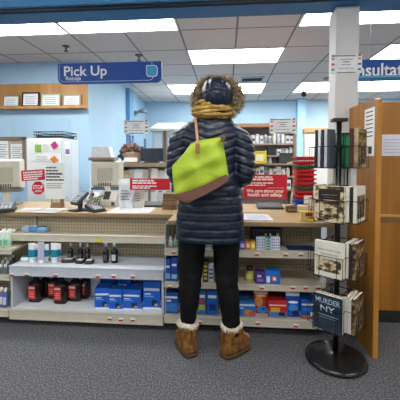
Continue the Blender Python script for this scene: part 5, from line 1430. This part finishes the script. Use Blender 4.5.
# --- boots
bootm = ramp_mat('boot_suede', [(.36, '573610'), (.5, '774c1a'), (.64, '936124')], 30, .7, bump=.2)
sole_m = M('4c3316', .7); whitefur = ramp_mat('white_fleece', [(.3, 'b9b09c'), (.6, 'e6dfd0')], 60, .9)
def boot(px, py, rz, s):
    p = at(px, py, Z=0); l = legs[s][-1]
    X, Yh = p.x-PXC, p.y-PYC+.055
    ax, ay = l[1], .0                                    # ankle axis of the leg
    mt = Matrix.Translation((ax, -.0, 0)) @ Matrix.Rotation(rz, 4, 'Z')
    def ring(z, yb, yf, hw, n=32, sx=0.):
        c = (yb+yf)/2; L_ = (yf-yb)/2; out = []
        for k in range(n):
            a = 2*math.pi*k/n; cy = math.sin(a); cx = math.cos(a)
            w_ = hw
            out.append((w_*math.copysign(abs(cx)**.5, cx)+sx, c+L_*math.copysign(abs(cy)**.62, cy), z))
        return out
    b = nb(); add_loft(b, [ring(.022, -.07, .135, .046), ring(.04, -.074, .14, .050), ring(.065, -.072, .132, .050), ring(.085, -.066, .11, .049), ring(.11, -.060, .085, .050), ring(.145, -.060, .068, .053), ring(.175, -.062, .064, .056), ring(.178, -.05, .055, .045), ring(.12, -.045, .05, .038)])
    b.transform(mt); o = O('boot', b, bootm, per, local=True, smooth=True)
    b = nb(); add_loft(b, [ring(.001, -.07, .137, .046), ring(.005, -.076, .143, .052), ring(.02, -.076, .143, .052), ring(.026, -.07, .138, .047)]); b.transform(mt); O('sole', b, sole_m, o, local=True, smooth=True)
    b = nb()
    add_box(b, -.006, .006, -.064, -.055, .05, .165, .002)
    add_tube(b, [(.05*math.cos(a), .06*math.sin(a)+.005, .13) for a in [k*math.pi/12 for k in range(24)]], .0035, 6, closed=True)
    b.transform(mt); O('back_seam', b, M('52340f', .7), o, local=True)
    b = nb()
    for k in range(3):
        z = .075+.022*k; yy = .135-.028*k
        add_tube(b, [(-.028, yy-.01, z+.004), (0, yy, z+.012), (.028, yy-.01, z+.004)], .004, 6)
    b.transform(mt); O('laces', b, M('c9a56a', .8), o, local=True)
    def cuff(u):
        z = .185+.006*math.sin(2*u); return Vector((.05*math.cos(u), .057*math.sin(u)+.003, z)), Vector((math.cos(u), math.sin(u), 0)), Vector((0, 0, 1))
    b = nb(); add_tube(b, [cuff(k*math.pi/16)[0] for k in range(32)], .014, 10, closed=True)
    fur(b, cuff, 900, .011, .014, .0022, random.Random(9+s), .9); b.transform(mt); O('fleece_cuff', b, whitefur, o, local=True)
boot(182, 357, R(30), -1)
boot(231, 358, R(-48), 1)

# ------------------------------------------------------------------ tote bag
BYF = PYC-.265; bd = .095
outline = [(171, 166), (176, 161.5), (183, 154), (190, 144), (196, 141), (210, 139), (222, 137), (224.5, 150), (227, 165), (229.3, 180), (219, 186), (204, 194), (189, 202), (181, 200), (174, 197), (172, 182)]
pts = [at(x, y, Y=BYF) for x, y in outline]
bc = sum((p for p in pts), Vector())/len(pts)
bagp = thing('tote_bag', 'lime green tote bag with brown base hanging on the left shoulder of the person', 'bag', (bc.x, BYF+bd/2, min(p.z for p in pts)))
green = M('a6bd2a', .55, var=.1, scale=9, bump=.12, bscale=40)
brown = M('6f4a3c', .55, var=.12, scale=20)
def bag_surface(poly, y_front, depth, bulge, res=10):
    """a soft panelled body: concentric inner rings puffed towards the viewer, both sides"""
    c = sum(poly, Vector())/len(poly)
    dense = []
    for i, p in enumerate(poly):
        q = poly[(i+1) % len(poly)]
        for j in range(5): dense.append(p.lerp(q, j/5))
    rings = []
    for i in range(res, 0, -1):
        f = i/res
    def ring(f, y): return [Vector((c.x+(p.x-c.x)*f, y, c.z+(p.z-c.z)*f)) for p in dense]
    R_ = []
    for f in (.02, .25, .5, .7, .85, .94, .985): R_.append(ring(f, y_front+depth/2-(depth/2)*(1-f**6*.55)-bulge*(1-f*f)))
    R_.append(ring(1., y_front+depth*.3)); R_.append(ring(1.0, y_front+depth*.7))
    for f in (.985, .94, .85, .7, .5, .25, .02): R_.append(ring(f, y_front+depth/2+(depth/2)*(1-f**6*.55)))
    return R_
b = nb(); rg = bag_surface(pts, BYF, bd, .012)
rnd = random.Random(4)
for r_ in rg[:7]:
    for p in r_:
        p.y += .008*math.sin(p.x*38+p.z*21)+.006*math.sin(p.z*60-p.x*25)
add_loft(b, rg); O('bag_body', b, green, bagp, smooth=True)
# brown base wraps the bottom
low = [at(x, y, Y=BYF) for x, y in [(173, 194.5), (186, 193), (205, 184.5), (227.5, 173.5), (229.6, 181), (219, 187), (204, 195), (188, 203.5), (181, 201.5), (174, 198)]]
b = nb(); yf = BYF-.02
a_ = [Vector((p.x, yf, p.z)) for p in low]; c2 = [Vector((p.x, BYF+bd+.004, p.z)) for p in low]
add_loft(b, [a_, c2]); bmesh.ops.bevel(b, geom=b.edges[:], offset=.008, segments=3, affect='EDGES'); O('base_panel', b, brown, bagp, smooth=False)
# top rim
b = nb(); add_tube(b, [Vector((p.x, BYF+bd*.5+.03, p.z+.002)) for p in pts[:7]], .006, 8); O('rim', b, M('8fa524', .5), bagp, smooth=True)
# strap
strapm = M('b98d63', .5); s0 = at(198, 152, Y=BYF-.012)
def ribbon(b, P, wv, th=.004):
    rr = []
    for p, wv_ in zip(P, wv):
        p = Vector(p); wv_ = Vector(wv_); rr.append((p, wv_))
    rings = []
    for i, (p, w_) in enumerate(rr):
        tn = (rr[min(i+1, len(rr)-1)][0]-rr[max(i-1, 0)][0]).normalized(); nn = tn.cross(w_).normalized()*th
        rings.append([p-w_-nn, p+w_-nn, p+w_+nn, p-w_+nn])
    add_loft(b, rings)
b = nb(); X = Vector((.007, 0, 0))
sp = [at(198.2, 150, Y=BYF-.016), at(197.5, 140, Y=BYF+.01), at(196.5, 130, Y=PYC-.165), at(196, 124, Y=PYC-.13), at(195.5, 119.5, Y=PYC-.09)]
sp += [Vector((sp[-1].x-.002, PYC-.02, sp[-1].z+.03)), Vector((sp[-1].x-.004, PYC+.06, sp[-1].z+.01)), Vector((sp[-1].x-.006, PYC+.11, sp[-1].z-.06))]
ribbon(b, sp, [X]*len(sp)); O('strap', b, strapm, bagp)
b = nb(); p = at(197.8, 147.5, Y=BYF-.02); add_box(b, p.x-.011, p.x+.011, p.y-.012, p.y-.004, p.z-.03, p.z+.022, .003); O('strap_tab', b, M('9a6f48', .5), bagp)
b = nb(); p = at(223, 138.5, Y=BYF-.012); add_box(b, p.x-.012, p.x+.012, p.y-.01, p.y+.02, p.z-.014, p.z+.012, .003); O('strap_tab', b, M('5a3d2c', .5), bagp)

# ------------------------------------------------------------------ world light
wd = bpy.data.worlds.new('world'); SC.world = wd; wd.use_nodes = True
bg = wd.node_tree.nodes['Background']; bg.inputs[0].default_value = (1, .98, .96, 1); bg.inputs[1].default_value = .15
